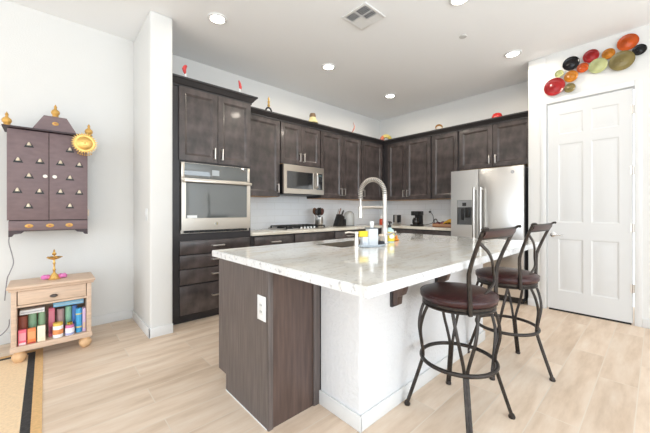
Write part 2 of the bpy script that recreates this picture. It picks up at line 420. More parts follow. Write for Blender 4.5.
MB().lathe([(0, 0), (.017, 0), (.017, .003), (0, .003)], 20, T(.36, 0, .062) @ RX(90)).obj('badge', CHROME, o, 'round script emblem')
b = MB(); b.tube([(.36 + .011 * math.cos(t * .63), -.0036, .062 + .011 * math.sin(t * .63)) for t in range(10)], .0012, 6, True)
b.tube(spline([(.354, -.004, .058), (.357, -.004, .067), (.3585, -.004, .058), (.362, -.004, .067), (.365, -.004, .060)], 4), .0013, 6); b.obj('emblem_lettering', paint('emblem_dark', (70, 74, 84), .4), o)
MB().box(.055, -.001, .128, .155, .004, .156).obj('sticker', WHITEP, o, 'white paper sticker')
b = MB()
for i in range(14): b.box(.03 + i * .051, -.002, .006, .074 + i * .051, .03, .03)
b.obj('vent_grille', BLACKP, ov, 'black vent slots')

YU = 3.57
def upper(label, x0, x1, z0, doors, z1=2.44, ox=None):
    t = thing('wall_cabinet', label, 'cabinet', (x0, YU, 0), 0, None)
    wd = x1 - x0
    MB().box(.001, 0, z0, wd - .001, .329, z1).obj('carcass', CABD, t)
    MB().box(.012, .006, z0 - .004, wd - .012, .325, z0).obj('underside', TAN, t, 'raw wood underside')
    for a, c, hx in doors: shaker(t, a, z0 + .004, c, 2.425, hx, z0 + .11)
    return t
upper('narrow single door wall cabinet between oven cabinet and microwave', 1.82, 2.41, 1.375, [(.02, .582, .545)])
upper('short two door wall cabinet mounted above the microwave', 2.41, 3.16, 1.845, [(.012, .373, .337), (.377, .74, .412)])
upper('two door wall cabinet right of the microwave on the cooktop wall', 3.16, 4.14, 1.375, [(.01, .488, .45), (.492, .97, .53)])
upper('single door wall cabinet in the corner of the cooktop wall', 4.14, 4.79, 1.375, [(.01, .60, .048)])
XU = 4.79
def upper2(label, y1, y0, z0, doors, z1=2.44, filler=0):
    t = thing('wall_cabinet', label, 'cabinet', (XU, y1, 0), -90)
    wd = y1 - y0
    MB().box(.001, 0, z0, wd - .001, .329, z1).obj('carcass', CABD, t)
    MB().box(.012, .006, z0 - .004, wd - .012, .325, z0).obj('underside', TAN, t, 'raw wood underside')
    for a, c, hx in doors: shaker(t, a, z0 + .004, c, 2.425, hx, z0 + .11)
    return t
upper2('two door wall cabinet on the fridge wall above the coffee maker', 3.565, 2.565, 1.375, [(.115, .508, .47), (.512, .985, .55)])
upper2('single door wall cabinet left of the fridge cabinet, above the fruit tray', 2.563, 2.11, 1.375, [(.012, .44, None)])
upper2('short two door wall cabinet mounted above the fridge', 2.108, 1.10, 1.81, [(.012, .492, .455), (.50, .985, .537)])
m_ = crown_run([(1.888, 3.55), (4.77, 3.55), (4.77, 1.098)], 2.425, .08, .06); m_.box(1.825, 3.55, 2.442, 5.11, 3.895, 2.505); m_.box(4.77, 1.1, 2.442, 5.11, 3.55, 2.505)
o = m_.obj('crown_moulding', CROWN, smooth=20); tag(o, 'dark crown moulding running along the tops of the wall cabinets', 'moulding')

# base units
def base(label, loc, rz, wd, fronts, d=.575):
    t = thing('base_cabinet', label, 'cabinet', loc, rz)
    b = MB().box(.001, 0, .1, wd - .001, d, .873); b.box(.001, .06, 0, wd - .001, d, .1); b.obj('carcass', CABD, t)
    for a, c, h in fronts:
        slab(t, a, .70, c, .855, h)
        shaker(t, a, .115, c, .69, None)
    return t
base('base cabinet with drawer between oven cabinet and cooktop', (1.822, YB, 0), 0, .642, [(.045, .632, True)])
base('base cabinet under the gas cooktop', (2.466, YB, 0), 0, .758, [(.008, .75, False)])
base('base cabinet under the knife block and utensil crock', (3.226, YB, 0), 0, 1.25, [(.008, .62, True), (.63, 1.0, True)])
base('base cabinet under the coffee maker left of the fridge', (4.5, 3.29, 0), -90, 1.22, [(.02, .60, True), (.61, 1.2, True)], .61)
b = MB()
b.prism([(1.822, 3.27), (4.46, 3.27), (4.46, 2.065), (5.111, 2.065), (5.111, 3.891), (1.822, 3.891)], .874, .914, bev=.004)
o = b.obj('countertop', GRAN2); tag(o, 'cream L shaped stone countertop along the cooktop wall', 'countertop')

# ------------------------------------------------------------------ microwave
mw = thing('microwave', 'stainless over-the-range microwave above the cooktop', 'microwave', (2.413, 3.47, 1.42))
MB().box(0, .03, .0, .744, .42, .405).obj('body', BLACKP, mw)
o = panelled(.56, .405, .03, [(.055, .07, .535, .315)], [(0, 0), (.004, .006)]).obj('microwave_door', STEELW, mw, smooth=15)
MB().box(.056, .004, .071, .534, .012, .314).obj('window', MWG, o, 'dark glass window')
b = MB(); b.tube(spline([(.575, -.01, .09), (.575, -.045, .115), (.575, -.05, .2), (.575, -.045, .29), (.575, -.01, .315)], 6), .013, 10); b.obj('handle', STEEL, mw, 'curved steel handle')
o = panelled(.183, .405, .03, [(.035, .07, .16, .315)], [(0, 0), (.003, .004)]).obj('control_panel', STEELW, mw, loc=(.561, 0, 0), smooth=15)
MB().box(.036, .002, .071, .159, .01, .314).obj('keypad', MWG, o, 'black keypad')
MB().box(.055, .0, .27, .14, .004, .3).obj('display', paint('mw_display', (90, 104, 104), .2), o)
MB().box(.02, .04, -.012, .72, .4, 0).obj('vent_underside', BLACKP, mw)

# ------------------------------------------------------------------ fridge
fr = thing('refrigerator', 'stainless side by side refrigerator with water dispenser', 'refrigerator', (4.36, 2.035, 0), -90)
MB().box(.006, .075, .03, .909, .735, 1.73, .004).obj('cabinet', FGREY, fr, 'dark grey cabinet body')
FW = .915; ZS = .085
o = panelled(.381, 1.66, .065, [(.087, .893, .296, 1.243)], [(0, 0), (.004, .05)]).obj('freezer_door', FRIDGE, fr, loc=(0, 0, ZS), smooth=15)
dsp = MB().box(.089, .008, 1.14, .294, .018, 1.241).obj('dispenser_panel', paint('dispenser_grey', (158, 158, 158), .35), o, 'grey dispenser control panel')
MB().box(.16, -.0, .058 + 1.1, .215, .004, 1.205).obj('display', BLACKP, dsp, loc=(0, .006, 0))
b = MB().box(.089, .03, .895, .294, .034, 1.14); b.box(.089, .008, .895, .094, .034, 1.14); b.box(.289, .008, .895, .294, .034, 1.14); b.box(.094, .004, .895, .289, .034, .905)
b.obj('dispenser_recess', paint('recess_grey', (92, 92, 92), .4), o)
b = MB().box(.20, .006, 1.0, .262, .028, 1.14, .006); b.box(.14, .01, .96, .175, .028, 1.12, .004); b.obj('dispenser_spout', BLACKP, o)
def fhandle(p, x):
    b = MB(); b.tube([(x, -.05, .44), (x, -.055, .7), (x, -.055, 1.15), (x, -.05, 1.41)], .016, 12)
    for z in (.47, 1.385): b.tube([(x, -.05, z), (x, .002, z)], .013, 10)
    b.obj('handle', STEEL, p, 'tubular steel handle')
fhandle(o, .338)
o2 = MB().box(0, 0, 0, .53, .065, 1.66, .006, 2).obj('fridge_door', FRIDGE, fr, loc=(.385, 0, ZS)); fhandle(o2, .04)
MB().lathe([(0, 0), (.02, 0), (.02, .004), (0, .004)], 20, T(.41, 0, 1.585) @ RX(90)).obj('badge', paint('badge_grey', (140, 140, 146), .3, metal=.6), o2, 'round script emblem')
b = MB(); b.tube([(.41 + .014 * math.cos(t * .63), -.0046, 1.585 + .014 * math.sin(t * .63)) for t in range(10)], .0014, 6, True)
b.tube(spline([(.402, -.005, 1.58), (.406, -.005, 1.591), (.408, -.005, 1.579), (.413, -.005, 1.591), (.417, -.005, 1.582)], 4), .0014, 6); b.obj('emblem_lettering', WHITEP, o2)
MB().box(.01, .03, .012, .905, .075, .08).obj('kick_grille', BLACKP, fr, 'black kick grille')
b = MB().box(.0, .03, 1.73, .05, .1, 1.748); b.box(.36, .03, 1.73, .41, .1, 1.748); b.box(.86, .03, 1.73, .91, .1, 1.748); b.obj('hinge_cover', GREYP, fr)

# ------------------------------------------------------------------ island
isl = thing('island_cabinet', 'dark brown island cabinet with flat end panel under the granite top', 'cabinet', (.876, 1.405, 0))
b = MB().box(.02, .02, .1, .68, .605, .873); b.box(1.42, .02, .1, 2.07, .605, .873); b.box(.68, .02, .1, 1.42, .605, .64); b.box(.68, .02, .64, 1.42, .1, .873); b.box(.68, .45, .64, 1.42, .605, .873); b.box(.02, .02, 0, 2.07, .52, .1); b.obj('carcass', CABD, isl)
b = MB(); b.prism([(.01, 0), (.514, 0), (.514, .105), (.625, .105), (.625, .873), (.01, .873)], -.02, 0, Matrix(((0, 0, 1, .02), (1, 0, 0, 0), (0, 1, 0, 0), (0, 0, 0, 1))))
b.obj('end_panel', PANEL, isl)
MB().box(.0, -.004, 0, .03, .014, .873, .002).obj('corner_post', PANEL, isl)
MB().box(.03, .004, 0, .335, .02, .873).obj('back_panel', PANELR, isl, 'reddish brown back panel')
MB().box(.315, -.008, 0, .3655, .004, .873, .002).obj('scribe_strip', PANEL, isl)
MB().box(-.003, .012, 0, .0, .514, .005).obj('caulk_line', WHITEP, isl, 'white caulk line')
for a, c in ((.04, .52), (.53, 1.03), (1.04, 1.54), (1.55, 2.05)):
    o = panelled(c - a, .75, .02, [(.058, .058, c - a - .058, .692)], SH).obj('door', CAB, isl, loc=(c, .625, .113), smooth=15); o.rotation_euler = (0, 0, PI)
b = MB().box(1.242, 1.075, 0, 2.95, 1.40, .873, .014, 3)
struct('wall_island', b, KNEE)
b = MB().box(1.23, 1.062, 0, 2.962, 1.075, .085, .004); b.box(1.229, 1.062, 0, 1.242, 1.396, .085, .004); b.box(2.95, 1.062, 0, 2.963, 1.396, .085, .004)
struct('baseboard_island', b, TRIM)
# granite top with a sink cut-out
SX0, SX1, SY0, SY1 = 1.57, 2.28, 1.53, 1.83
def slabtop():
    b = MB(); X = [.824, SX0, SX1, 3.12]; Yv = [.68, SY0, SY1, 2.02]; bm = b.bm
    top = {}; bot = {}
    for i in range(4):
        for j in range(4): top[i, j] = bm.verts.new((X[i], Yv[j], .914)); bot[i, j] = bm.verts.new((X[i], Yv[j], .914 - .001))
    for i in range(3):
        for j in range(3):
            if (i, j) == (1, 1): continue
            bm.faces.new((top[i, j], top[i + 1, j], top[i + 1, j + 1], top[i, j + 1])); bm.faces.new((bot[i, j], bot[i, j + 1], bot[i + 1, j + 1], bot[i + 1, j]))
    bmesh.ops.holes_fill(bm, edges=[]) if False else None
    def wall(seq):
        for p, q in zip(seq, seq[1:] + seq[:1]): bm.faces.new((top[q], top[p], bot[p], bot[q]))
    wall([(0, 0), (1, 0), (2, 0), (3, 0), (3, 1), (3, 2), (3, 3), (2, 3), (1, 3), (0, 3), (0, 2), (0, 1)]); wall([(1, 1), (1, 2), (2, 2), (2, 1)])
    for v in bot.values(): v.co.z = .874
    bmesh.ops.recalc_face_normals(bm, faces=bm.faces)
    es = [e for e in bm.edges if all(abs(v.co.z - .914) < 1e-4 for v in e.verts) and len(e.link_faces) == 2 and abs(e.link_faces[0].normal.z - e.link_faces[1].normal.z) > .5]
    bmesh.ops.bevel(bm, geom=es, offset=.003, segments=2, affect='EDGES')
    return b
top = slabtop().obj('island_countertop', GRAN); tag(top, 'large polished white granite slab on the kitchen island', 'countertop')
me = top.data; me.materials.append(GRANE)
for p in me.polygons:
    if abs(p.normal.z) < .3: p.material_index = 1
# undermount sink
sk = thing('kitchen_sink', 'rectangular undermount sink set in the island countertop', 'sink', (SX0, SY0, .67))
w_, l_ = SX1 - SX0, SY1 - SY0
b = MB(); t = .004
b.box(.0005, .0005, 0, w_ - .0005, l_ - .0005, t); b.box(.0005, .0005, t, t, l_ - .0005, .243); b.box(w_ - t, .0005, t, w_ - .0005, l_ - .0005, .243); b.box(t, .0005, t, w_ - t, t, .243); b.box(t, l_ - t, t, w_ - t, l_ - .0005, .243)
b.obj('basin', paint('satin_sink_steel', (178, 168, 155), .35, metal=.85), sk)
MB().lathe([(0, .004), (.045, .004), (.045, .008), (.03, .006), (0, .0055)], 20, T(w_ / 2, l_ / 2, 0)).obj('drain', CHROME, sk)
# corbels under the overhang
def corbel(x, label):
    t = thing('corbel', label, 'bracket', (x, 1.075, .873), group=None)
    prof = [(0, 0), (-.26, 0), (-.26, -.05), (-.2, -.07), (-.12, -.075), (-.095, -.09), (-.088, -.15), (-.075, -.185), (-.05, -.2), (-.045, -.25), (0, -.25)]
    M = Matrix(((0, 0, 1, 0), (1, 0, 0, 0), (0, 1, 0, 0), (0, 0, 0, 1)))
    MB().prism(prof, 0, .055, M, .004).obj('bracket_body', PANELR, t)
    MB().box(-.008, -.018, -.265, .063, 0, 0, .003).obj('back_plate', CABD, t)
    return t
corbel(1.515, 'dark wooden corbel under the island top, nearest its front corner')
corbel(2.055, 'dark wooden corbel under the island top, behind the near bar stool')
# outlet plates
def plate(label, loc, rz, kind='outlet', wd=.07, ht=.115):
    t = thing('wall_outlet' if kind == 'outlet' else 'light_switch', label, 'outlet' if kind == 'outlet' else 'switch', loc, rz)
    o = MB().box(-wd / 2, -.006, -ht / 2, wd / 2, 0, ht / 2, .003).obj('cover_plate', WHITEP, t)
    MB().box(-.017, -.008, -.034, .017, -.004, .034, .002).obj('receptacle', paint('soft_white', (228, 228, 226), .4), t)
    b = MB()
    if kind == 'outlet':
        for z in (-.018, .018): b.box(-.008, -.0088, z - .006, -.005, -.0075, z + .006); b.box(.005, -.0088, z - .005, .008, -.0075, z + .005)
        b.obj('slot', BLACKP, t)
    else:
        b.box(-.014, -.011, 0, .014, -.007, .03, .001); b.obj('rocker', WHITEP, t)
    return t
plate('white outlet plate on the end panel of the island', (.876, 1.466, .645), -90, ht=.135, wd=.085)
plate('white switch plate on the side of the wall stub', (.713, 3.29, 1.14), -90, 'switch')
plate('white outlet plate on the tile beside the coffee maker', (5.111, 2.76, 1.17), -90)
plate('white outlet plate on the tile beside the oven cabinet', (2.0, 3.891, 1.14), 0)

# ------------------------------------------------------------------ bar stools
def make_stool(label, loc, leg_rot, back_rot):
    t = thing('bar_stool', label, 'bar stool', loc, back_rot)
    legs_rz = leg_rot - back_rot
    n = 0
    for k in range(4):
        b = MB(); A = R(legs_rz + 90 * k)
        u = Vector((math.cos(A), math.sin(A), 0)); v = Vector((-math.sin(A), math.cos(A), 0))
        for s in (-1, 1):
            P = [(.176, .062 * s, .63), (.2, .055 * s, .565), (.214, .04 * s, .48), (.204, .02 * s, .39), (.196, .009 * s, .33), (.2, .007 * s, .29), (.23, .007 * s, .19), (.288, .007 * s, .012)]
            b.tube(spline([u * r_ + v * q + Vector((0, 0, z)) for r_, q, z in P], 6), .0092, 8)
        f = u * .288
        b.lathe([(0, 0), (.017, 0), (.019, .008), (.013, .022), (0, .022)], 12, T(f.x, f.y, 0))
        b.obj('leg', BRONZE, t)
    b = MB(); b.tube([(.205 * math.cos(2 * PI * i / 48), .205 * math.sin(2 * PI * i / 48), .312) for i in range(48)], .0115, 10, True); b.obj('foot_ring', BRONZE, t)
    b = MB(); b.lathe([(.0, .626), (.188, .626), (.2, .629), (.2, .634), (.194, .640), (.2, .646), (.2, .660), (.0, .660)], 48); b.obj('seat_base', BRONZE, t)
    b = MB(); b.lathe([(0, .660), (.196, .660), (.208, .671), (.212, .686), (.208, .700), (.198, .708), (.17, .720), (.1, .731), (0, .734)], 48); se = b.obj('seat', LEATH, t)
    b = MB(); b.tube([(.2085 * math.cos(2 * PI * i / 48), .2085 * math.sin(2 * PI * i / 48), .701) for i in range(48)], .004, 6, True); b.obj('piping', LEATH, se)
    # back: two posts that rise straight and then lean back, one bow sweeping between them, a padded crest with scrolled ends
    def bp(x, z):
        q = max(0, z - .84) / .24
        return Vector((x, -.155 - .09 * q ** 1.2 + .3 * x * x, z))
    for s in (-1, 1):
        b = MB(); P = [bp(s * (.15 + .045 * (i / 12) ** 1.3), .63 + .445 * i / 12) for i in range(13)]
        b.tube(P, [.015 - .003 * i / 12 for i in range(13)], 8, flat=.8); b.obj('back_post', BRONZE, t)
    b = MB(); P = [bp(-.185, 1.02), bp(-.13, .995), bp(-.04, .955), bp(.05, .90), bp(.115, .83), bp(.13, .785), bp(.11, .755), bp(.03, .725), bp(-.06, .70), bp(-.145, .68)]
    b.tube(spline(P, 6), .010, 8, flat=.75); b.obj('back_bow', BRONZE, t)
    for z in (1.08, 1.04):
        b = MB(); b.tube([bp(x, z) for x in [-.2 + .4 * i / 12 for i in range(13)]], .0085, 8)
        if z > 1.05:
            for s in (-1, 1):
                b.tube([bp(s * .2, z) + Vector((s * .016 * math.sin(a), -.012 * (1 - math.cos(a)), .012 * math.sin(a * .7))) for a in [i * .4 for i in range(9)]], .0075, 8)
        b.obj('back_rail', BRONZE, t)
    b = MB(); bb = bmesh.new(); xs = [-.188 + .376 * i / 14 for i in range(15)]; rows = []
    for x in xs:
        rows.append([bb.verts.new(bp(x, z) + Vector((0, dy, 0))) for dy, z in ((-.010, 1.043), (-.015, 1.06), (-.010, 1.077), (.008, 1.077), (.013, 1.06), (.008, 1.043))])
    for A_, B_ in zip(rows, rows[1:]):
        for i in range(6): bb.faces.new((A_[i], A_[(i + 1) % 6], B_[(i + 1) % 6], B_[i]))
    bb.faces.new(rows[0]); bb.faces.new(rows[-1][::-1]); bmesh.ops.recalc_face_normals(bb, faces=bb.faces); b.merge(bb)
    b.obj('crest_pad', CHERRY, t, 'dark red crest pad')
    return t
make_stool('nearer metal bar stool with burgundy leather seat, beside the island corner', (1.79, .795, 0), 35.5, -4)
make_stool('farther metal bar stool with burgundy leather seat, in front of the white pantry door', (2.59, .78, 0), 0, -4)

# ------------------------------------------------------------------ on the island
fa = thing('kitchen_faucet', 'tall spring pull-down faucet in brushed nickel beside the island sink', 'faucet', (2.0, 1.475, .914), 0)
b = MB(); b.lathe([(0, 0), (.03, 0), (.03, .008), (.024, .012), (.024, .12), (.02, .13), (0, .13)], 20); b.obj('base', NICKEL, fa)
dx, dy = -.062, .2   # reach over the bowl
arc = [(0, 0, .12), (0, 0, .36)] + [(dx * (1 - math.cos(a)) / 2, dy * (1 - math.cos(a)) / 2, .40 + .118 * math.sin(a)) for a in [PI * i / 14 for i in range(15)]] + [(dx, dy, .36)]
b = MB(); b.tube([(0, 0, .12), (0, 0, .395)], .0165, 14); b.obj('riser', NICKEL, fa)
P = spline(arc[1:], 5); b = MB(); b.tube(P, .011, 10); hose = b.obj('hose', paint('hose_grey', (120, 118, 114), .5), fa)
b = MB(); L_ = [0]
for p, q in zip(P, P[1:]): L_.append(L_[-1] + (q - p).length)
tot = L_[-1]; turns = 30; cp = []; up = Vector((dy, -dx, 0)).normalized()
for i in range(turns * 9 + 1):
    s = tot * i / (turns * 9); k = 0
    while k < len(L_) - 2 and L_[k + 1] < s: k += 1
    f = (s - L_[k]) / max(1e-6, L_[k + 1] - L_[k]); p = P[k].lerp(P[k + 1], f); tg = (P[k + 1] - P[k]).normalized(); nn = up.cross(tg).normalized()
    a = 2 * PI * i / 9; cp.append(p + (up * math.cos(a) + nn * math.sin(a)) * .0165)
b.tube(cp, .0046, 5); b.obj('spring', NICKEL, fa)
b = MB(); b.tube([(dx, dy, .36), (dx, dy, .31), (dx, dy, .295)], [.009, .009, .015], 10); b.tube([(dx, dy, .295), (dx, dy, .24), (dx, dy, .205)], [.016, .017, .02], 14); b.obj('spray_head', NICKEL, fa)
b = MB(); b.tube([(0, 0, .29), (dx * .5, dy * .5, .292), (dx, dy, .29)], .011, 8); b.lathe([(.022, -.008), (.022, .008)], 16, T(dx, dy, .29)); b.obj('docking_arm', NICKEL, fa)
b = MB(); b.tube([(0, -.02, .075), (.0, -.05, .082), (.01, -.10, .10)], [.011, .009, .007], 10); b.obj('lever', NICKEL, fa)
sd = thing('soap_pump', 'short nickel soap pump set in the island top left of the caddy', 'soap pump', (1.665, 1.478, .914), 0)
sd.scale = (1.3, 1.3, 1.1)
b = MB(); b.lathe([(0, 0), (.022, 0), (.022, .006), (.014, .01), (.013, .06), (.009, .062), (.009, .085), (.013, .088), (.013, .102), (0, .104)], 16); b.obj('body', NICKEL, sd)
b = MB(); b.tube([(0, 0, .094), (-.03, .03, .098), (-.045, .045, .092)], .006, 8); b.obj('spout', NICKEL, sd)

tray = MB(); tray.lathe([(0, 0), (.1, 0), (.112, .006), (.115, .017), (.11, .017), (.105, .008), (0, .006)], 32, Matrix.Diagonal((1.15, .55, 1, 1)))
o = tray.obj('sink_tray', paint('pale_blue_grey_plastic', (186, 194, 202), .3), loc=(1.79, 1.435, .914)); o.rotation_euler = (0, 0, R(-12)); tag(o, 'pale blue grey oval tray holding the soap caddy beside the faucet', 'tray')
cad = thing('soap_caddy', 'white and grey square soap dispenser caddy on the oval tray', 'soap dispenser', (1.79, 1.437, .9215), -20)
MB().box(-.038, -.03, 0, .038, .03, .125, .006).obj('body', paint('grey_white_plastic', (224, 227, 229), .3), cad)
b = MB(); b.box(-.043, -.034, .125, .043, .034, .132, .003); b.obj('lid', GREYP, cad, 'dark lid')
b = MB(); b.lathe([(0, .132), (.013, .132), (.013, .146), (.016, .148), (.016, .178), (0, .178)], 14); b.obj('pump', WHITEP, cad, 'white pump')
MB().box(-.088, -.022, 0, -.038, .022, .065, .004).obj('sponge_holder', paint('clear_grey_plastic', (222, 226, 230), .2), cad)
sp = MB().box(-.035, -.012, 0, .035, .012, .042, .005).obj('sponge', paint('yellow_sponge', (246, 216, 62), .9), loc=(1.722, 1.463, .9868)); sp.rotation_euler = (0, 0, R(-25))
tag(sp, 'yellow sponge standing in the holder of the soap caddy', 'sponge')
br = thing('dish_brush', 'small dark scrub brush with pale knob handle lying on the oval tray', 'brush', (1.872, 1.412, .9205))
b = MB(); b.lathe([(0, 0), (.024, 0), (.027, .012), (.024, .026), (.01, .03), (0, .03)], 18); b.obj('bristles', paint('dark_bristle', (62, 62, 66), .8), br)
b = MB(); b.tube([(0, 0, .028), (0, .0, .06)], .007, 8); b.ball((0, 0, .07), .022, .022, .013); b.obj('knob', paint('beige_knob', (214, 196, 176), .4), br)
sb = thing('soap_bottle', 'yellow labelled dish soap bottle with black pump on the island', 'bottle', (2.15, 1.535, .914), 10)
sb.scale = (1.2, 1.2, 1.0)
b = MB(); b.lathe([(0, 0), (.03, 0), (.033, .006), (.033, .085), (.028, .104), (.014, .115), (.013, .122), (0, .122)], 24); b.obj('bottle_body', paint('aqua_clear_plastic', (196, 226, 224), .12), sb)
b = MB(); b.lathe([(.0336, .008), (.0338, .010), (.0338, .086), (.0336, .088)], 24); la = b.obj('label_band', paint('yellow_label', (245, 222, 70), .45), sb, 'yellow label band')
b = MB(); b.lathe([(.0, 0), (.018, 0), (.018, .0015), (0, .0015)], 18, RZ(-130) @ T(.0338, 0, .05) @ RY(90)); b.obj('label_spot', WHITEP, la, 'white label spot')
b = MB(); b.lathe([(0, .122), (.014, .122), (.014, .142), (.006, .144), (.006, .162), (.012, .164), (.012, .174), (0, .174)], 14); b.tube([(0, 0, .168), (-.02, -.02, .17), (-.03, -.028, .162)], .005, 8); b.obj('pump', BLACKP, sb, 'black pump')
b = MB(); b.ball((0, 0, .012), .02, .016, .012); b.ball((.0, 0, .03), .015, .013, .014); b.ball((-.018, .004, .01), .011, .01, .01); b.ball((.019, -.004, .01), .011, .01, .01); b.ball((.006, 0, .045), .008, .008, .007)
o = b.obj('scrubber', paint('orange_rubber', (242, 150, 48), .5), loc=(2.27, 1.55, .9125)); tag(o, 'small lumpy orange scrubber beside the yellow soap bottle', 'scrubber')

# ------------------------------------------------------------------ on the stone countertop
ck = thing('gas_cooktop', 'five burner gas cooktop with black grates on the stone counter', 'cooktop', (2.40, 3.37, .914))
MB().box(0, 0, 0, .75, .48, .012, .004).obj('cooktop_plate', STEEL, ck)
for gx in (.03, .265, .50):
    b = MB(); wg = .225 if gx != .265 else .22
    for x in (gx, gx + wg): b.box(x - .006, .05, .035, x + .006, .45, .048)
    for y in (.05, .15, .25, .35, .45): b.box(gx, y - .005, .035, gx + wg, y + .005, .05)
    for x in (gx, gx + wg):
        for y in (.055, .445): b.box(x - .008, y - .008, .012, x + .008, y + .008, .036)
    b.box(gx + wg / 2 - .005, .05, .035, gx + wg / 2 + .005, .45, .05); b.obj('grate', IRON, ck)
for x, y, r_ in ((.14, .14, .035), (.14, .36, .045), (.375, .25, .055), (.61, .14, .04), (.61, .36, .035)):
    MB().lathe([(0, .012), (r_ + .012, .012), (r_ + .01, .022), (r_, .024), (r_, .032), (0, .034)], 20, T(x, y, 0)).obj('burner', BLACKP, ck)
for i in range(5): MB().lathe([(0, .012), (.018, .012), (.016, .036), (0, .038)], 16, T(.26 + i * .06, .025, 0)).obj('knob', STEEL, ck)

cr = MB(); cr.lathe([(0, 0), (.062, 0), (.065, .004), (.065, .16), (.06, .16), (.06, .006), (0, .006)], 28)
o = cr.obj('utensil_crock', STEEL, loc=(3.225, 3.66, .914)); tag(o, 'stainless crock full of dark utensils right of the cooktop', 'crock')
kinds = [('cooking_spoon', 'black cooking spoon leaning left out of the steel crock', 'spoon', -24, 0, BLACKP), ('spatula', 'dark flat spatula standing upright in the middle of the crock', 'spatula', -4, 1, BLACKP),
         ('ladle', 'dark reddish brown ladle leaning right out of the crock', 'ladle', 20, 2, paint('dark_red_wood', (92, 50, 40), .5)), ('cooking_fork', 'black slotted turner leaning right behind the ladle in the crock', 'turner', 9, 1, BLACKP), ('wooden_spoon', 'brown wooden spoon leaning left behind the black cooking spoon', 'spoon', -14, 0, paint('brown_wood', (110, 72, 50), .55))]
for i, (nm, lb, ct, an, kd, m_) in enumerate(kinds):
    t = thing(nm, lb, ct, (3.225 - .012 * (an / 10), 3.66 + .024 * (i - 2), .925)); M = RY(an)
    b = MB(); b.tube([M @ Vector((0, 0, .01)), M @ Vector((0, 0, .20))], .006, 6); b.obj('handle', m_, t)
    b = MB()
    if kd == 1: b.box(-.04, -.005, .19, .04, .005, .30, .004, M=M)
    else: b.ball(M @ Vector((0, 0, .25)), .046, .018, .058, 14, M)
    b.obj('head', m_, t)

kb = thing('knife_block', 'slanted black knife block on the counter in front of the tile', 'knife block', (3.63, 3.62, .914), 0)
MX = Matrix(((1, 0, 0, 0), (0, 0, -1, .055), (0, 1, 0, 0), (0, 0, 0, 1)))
MB().prism([(-.085, 0), (.035, 0), (.095, .16), (-.0, .205)], 0, .11, MX, .004).obj('block_body', BLACKP, kb)
MB().box(.038, -.055, 0, .125, .055, .12, .004).obj('scissor_slot_box', BLACKP, kb)
nrm = Vector((.42, 0, .9)).normalized()
kn = [('knife', 'steel handled knife at the back left of the knife block', -.0, .03, STEEL, .10), ('knife', 'brown handled knife standing highest in the knife block', .024, .02, paint('brown_handle', (140, 96, 74), .5), .12),
      ('knife', 'black handled knife in the middle of the knife block', .048, -.02, BLACKP, .085), ('knife', 'black handled knife at the right edge of the knife block', .075, .0, BLACKP, .11)]
for nm, lb, x, y, m_, ln in kn:
    p = Vector((x, y, .206 - (x / .095) * .045)); t = thing(nm, lb, 'knife', (3.63 + p.x, 3.62 + p.y, .914 + p.z))
    b = MB(); b.tube([nrm * -.001, nrm * ln * .5, nrm * ln], [.009, .011, .009], 8, flat=.6); b.obj('handle', m_, t)
    b = MB(); b.tube([nrm * -.003, nrm * .006], .0115, 8, flat=.6); b.obj('bolster', STEEL, t)

gj = thing('glass_canister', 'pale rounded glass canister on the counter right of the knife block', 'canister', (3.93, 3.66, .914))
FROST = paint('milky_glass', (226, 226, 222), .12, trans=.55)
b = MB(); b.lathe([(0, .004), (.088, .004), (.094, .014), (.094, .16), (.085, .21), (.055, .245), (.02, .257), (0, .258)], 32); b.obj('jar_body', FROST, gj)
b = MB(); b.lathe([(0, 0), (.095, 0), (.096, .012), (.0, .013)], 32); b.obj('base', GREYP, gj, 'grey base')
rb = thing('sauce_bottle', 'orange red bottle with clear neck in the corner of the counter', 'bottle', (4.72, 3.55, .914))
rb.scale = (.85, .85, .85)
b = MB(); b.lathe([(0, 0), (.045, 0), (.05, .01), (.05, .10), (.04, .13)], 20); b.obj('bottle_body', paint('orange_red_plastic', (214, 84, 52), .35), rb)
b = MB(); b.lathe([(.04, .13), (.03, .16), (.028, .2), (.0, .205)], 20); b.obj('neck', paint('clear_pale', (226, 226, 222), .2), rb, 'pale neck')
b = MB(); b.tube([(0, 0, .2), (0, 0, .245), (-.03, -.02, .25)], .006, 8); b.obj('nozzle', WHITEP, rb)
gr = thing('can_grinder', 'small steel grinder with black sides standing left of the coffee maker', 'grinder', (4.80, 3.26, .914), -90)
gr.scale = (.9, .9, .9)
MB().box(-.03, -.05, 0, .03, .05, .2, .006).obj('body', STEEL, gr)
for s in (-1, 1): MB().box(s * .048 - .018, -.048, .05, s * .048 + .018, .048, .205, .006).obj('side_grip', BLACKP, gr, 'black side')
MB().box(-.062, -.055, 0, .062, .055, .045, .006).obj('base', STEEL, gr)
cm = thing('coffee_maker', 'black drip coffee maker on the counter left of the fruit tray', 'coffee maker', (4.72, 2.80, .914), -90)
MB().box(-.075, -.1, 0, .075, .1, .03, .008).obj('base', BLACKP, cm)
MB().box(-.06, .02, .03, .06, .1, .2, .008).obj('column', BLACKP, cm)
MB().box(-.068, -.09, .18, .068, .1, .255, .01).obj('brew_head', BLACKP, cm)
b = MB(); b.lathe([(0, .032), (.05, .032), (.06, .055), (.058, .1), (.042, .135), (.042, .145), (0, .145)], 24, T(0, -.04, 0)); ca = b.obj('carafe', paint('smoked_glass', (46, 40, 36), .08), cm)
b = MB(); b.tube(spline([(.0, -.08, .135), (.0, -.125, .12), (.0, -.125, .07), (.0, -.098, .06)], 5), .008, 8); b.obj('handle', BLACKP, ca)
b = MB(); b.tube(spline([(4.82, 2.74, .93), (4.9, 2.71, .935), (5.06, 2.69, .97), (5.085, 2.70, 1.08), (5.085, 2.75, 1.16)], 8), .0045, 6); b.box(5.07, 2.745, 1.14, 5.101, 2.775, 1.17, .004)
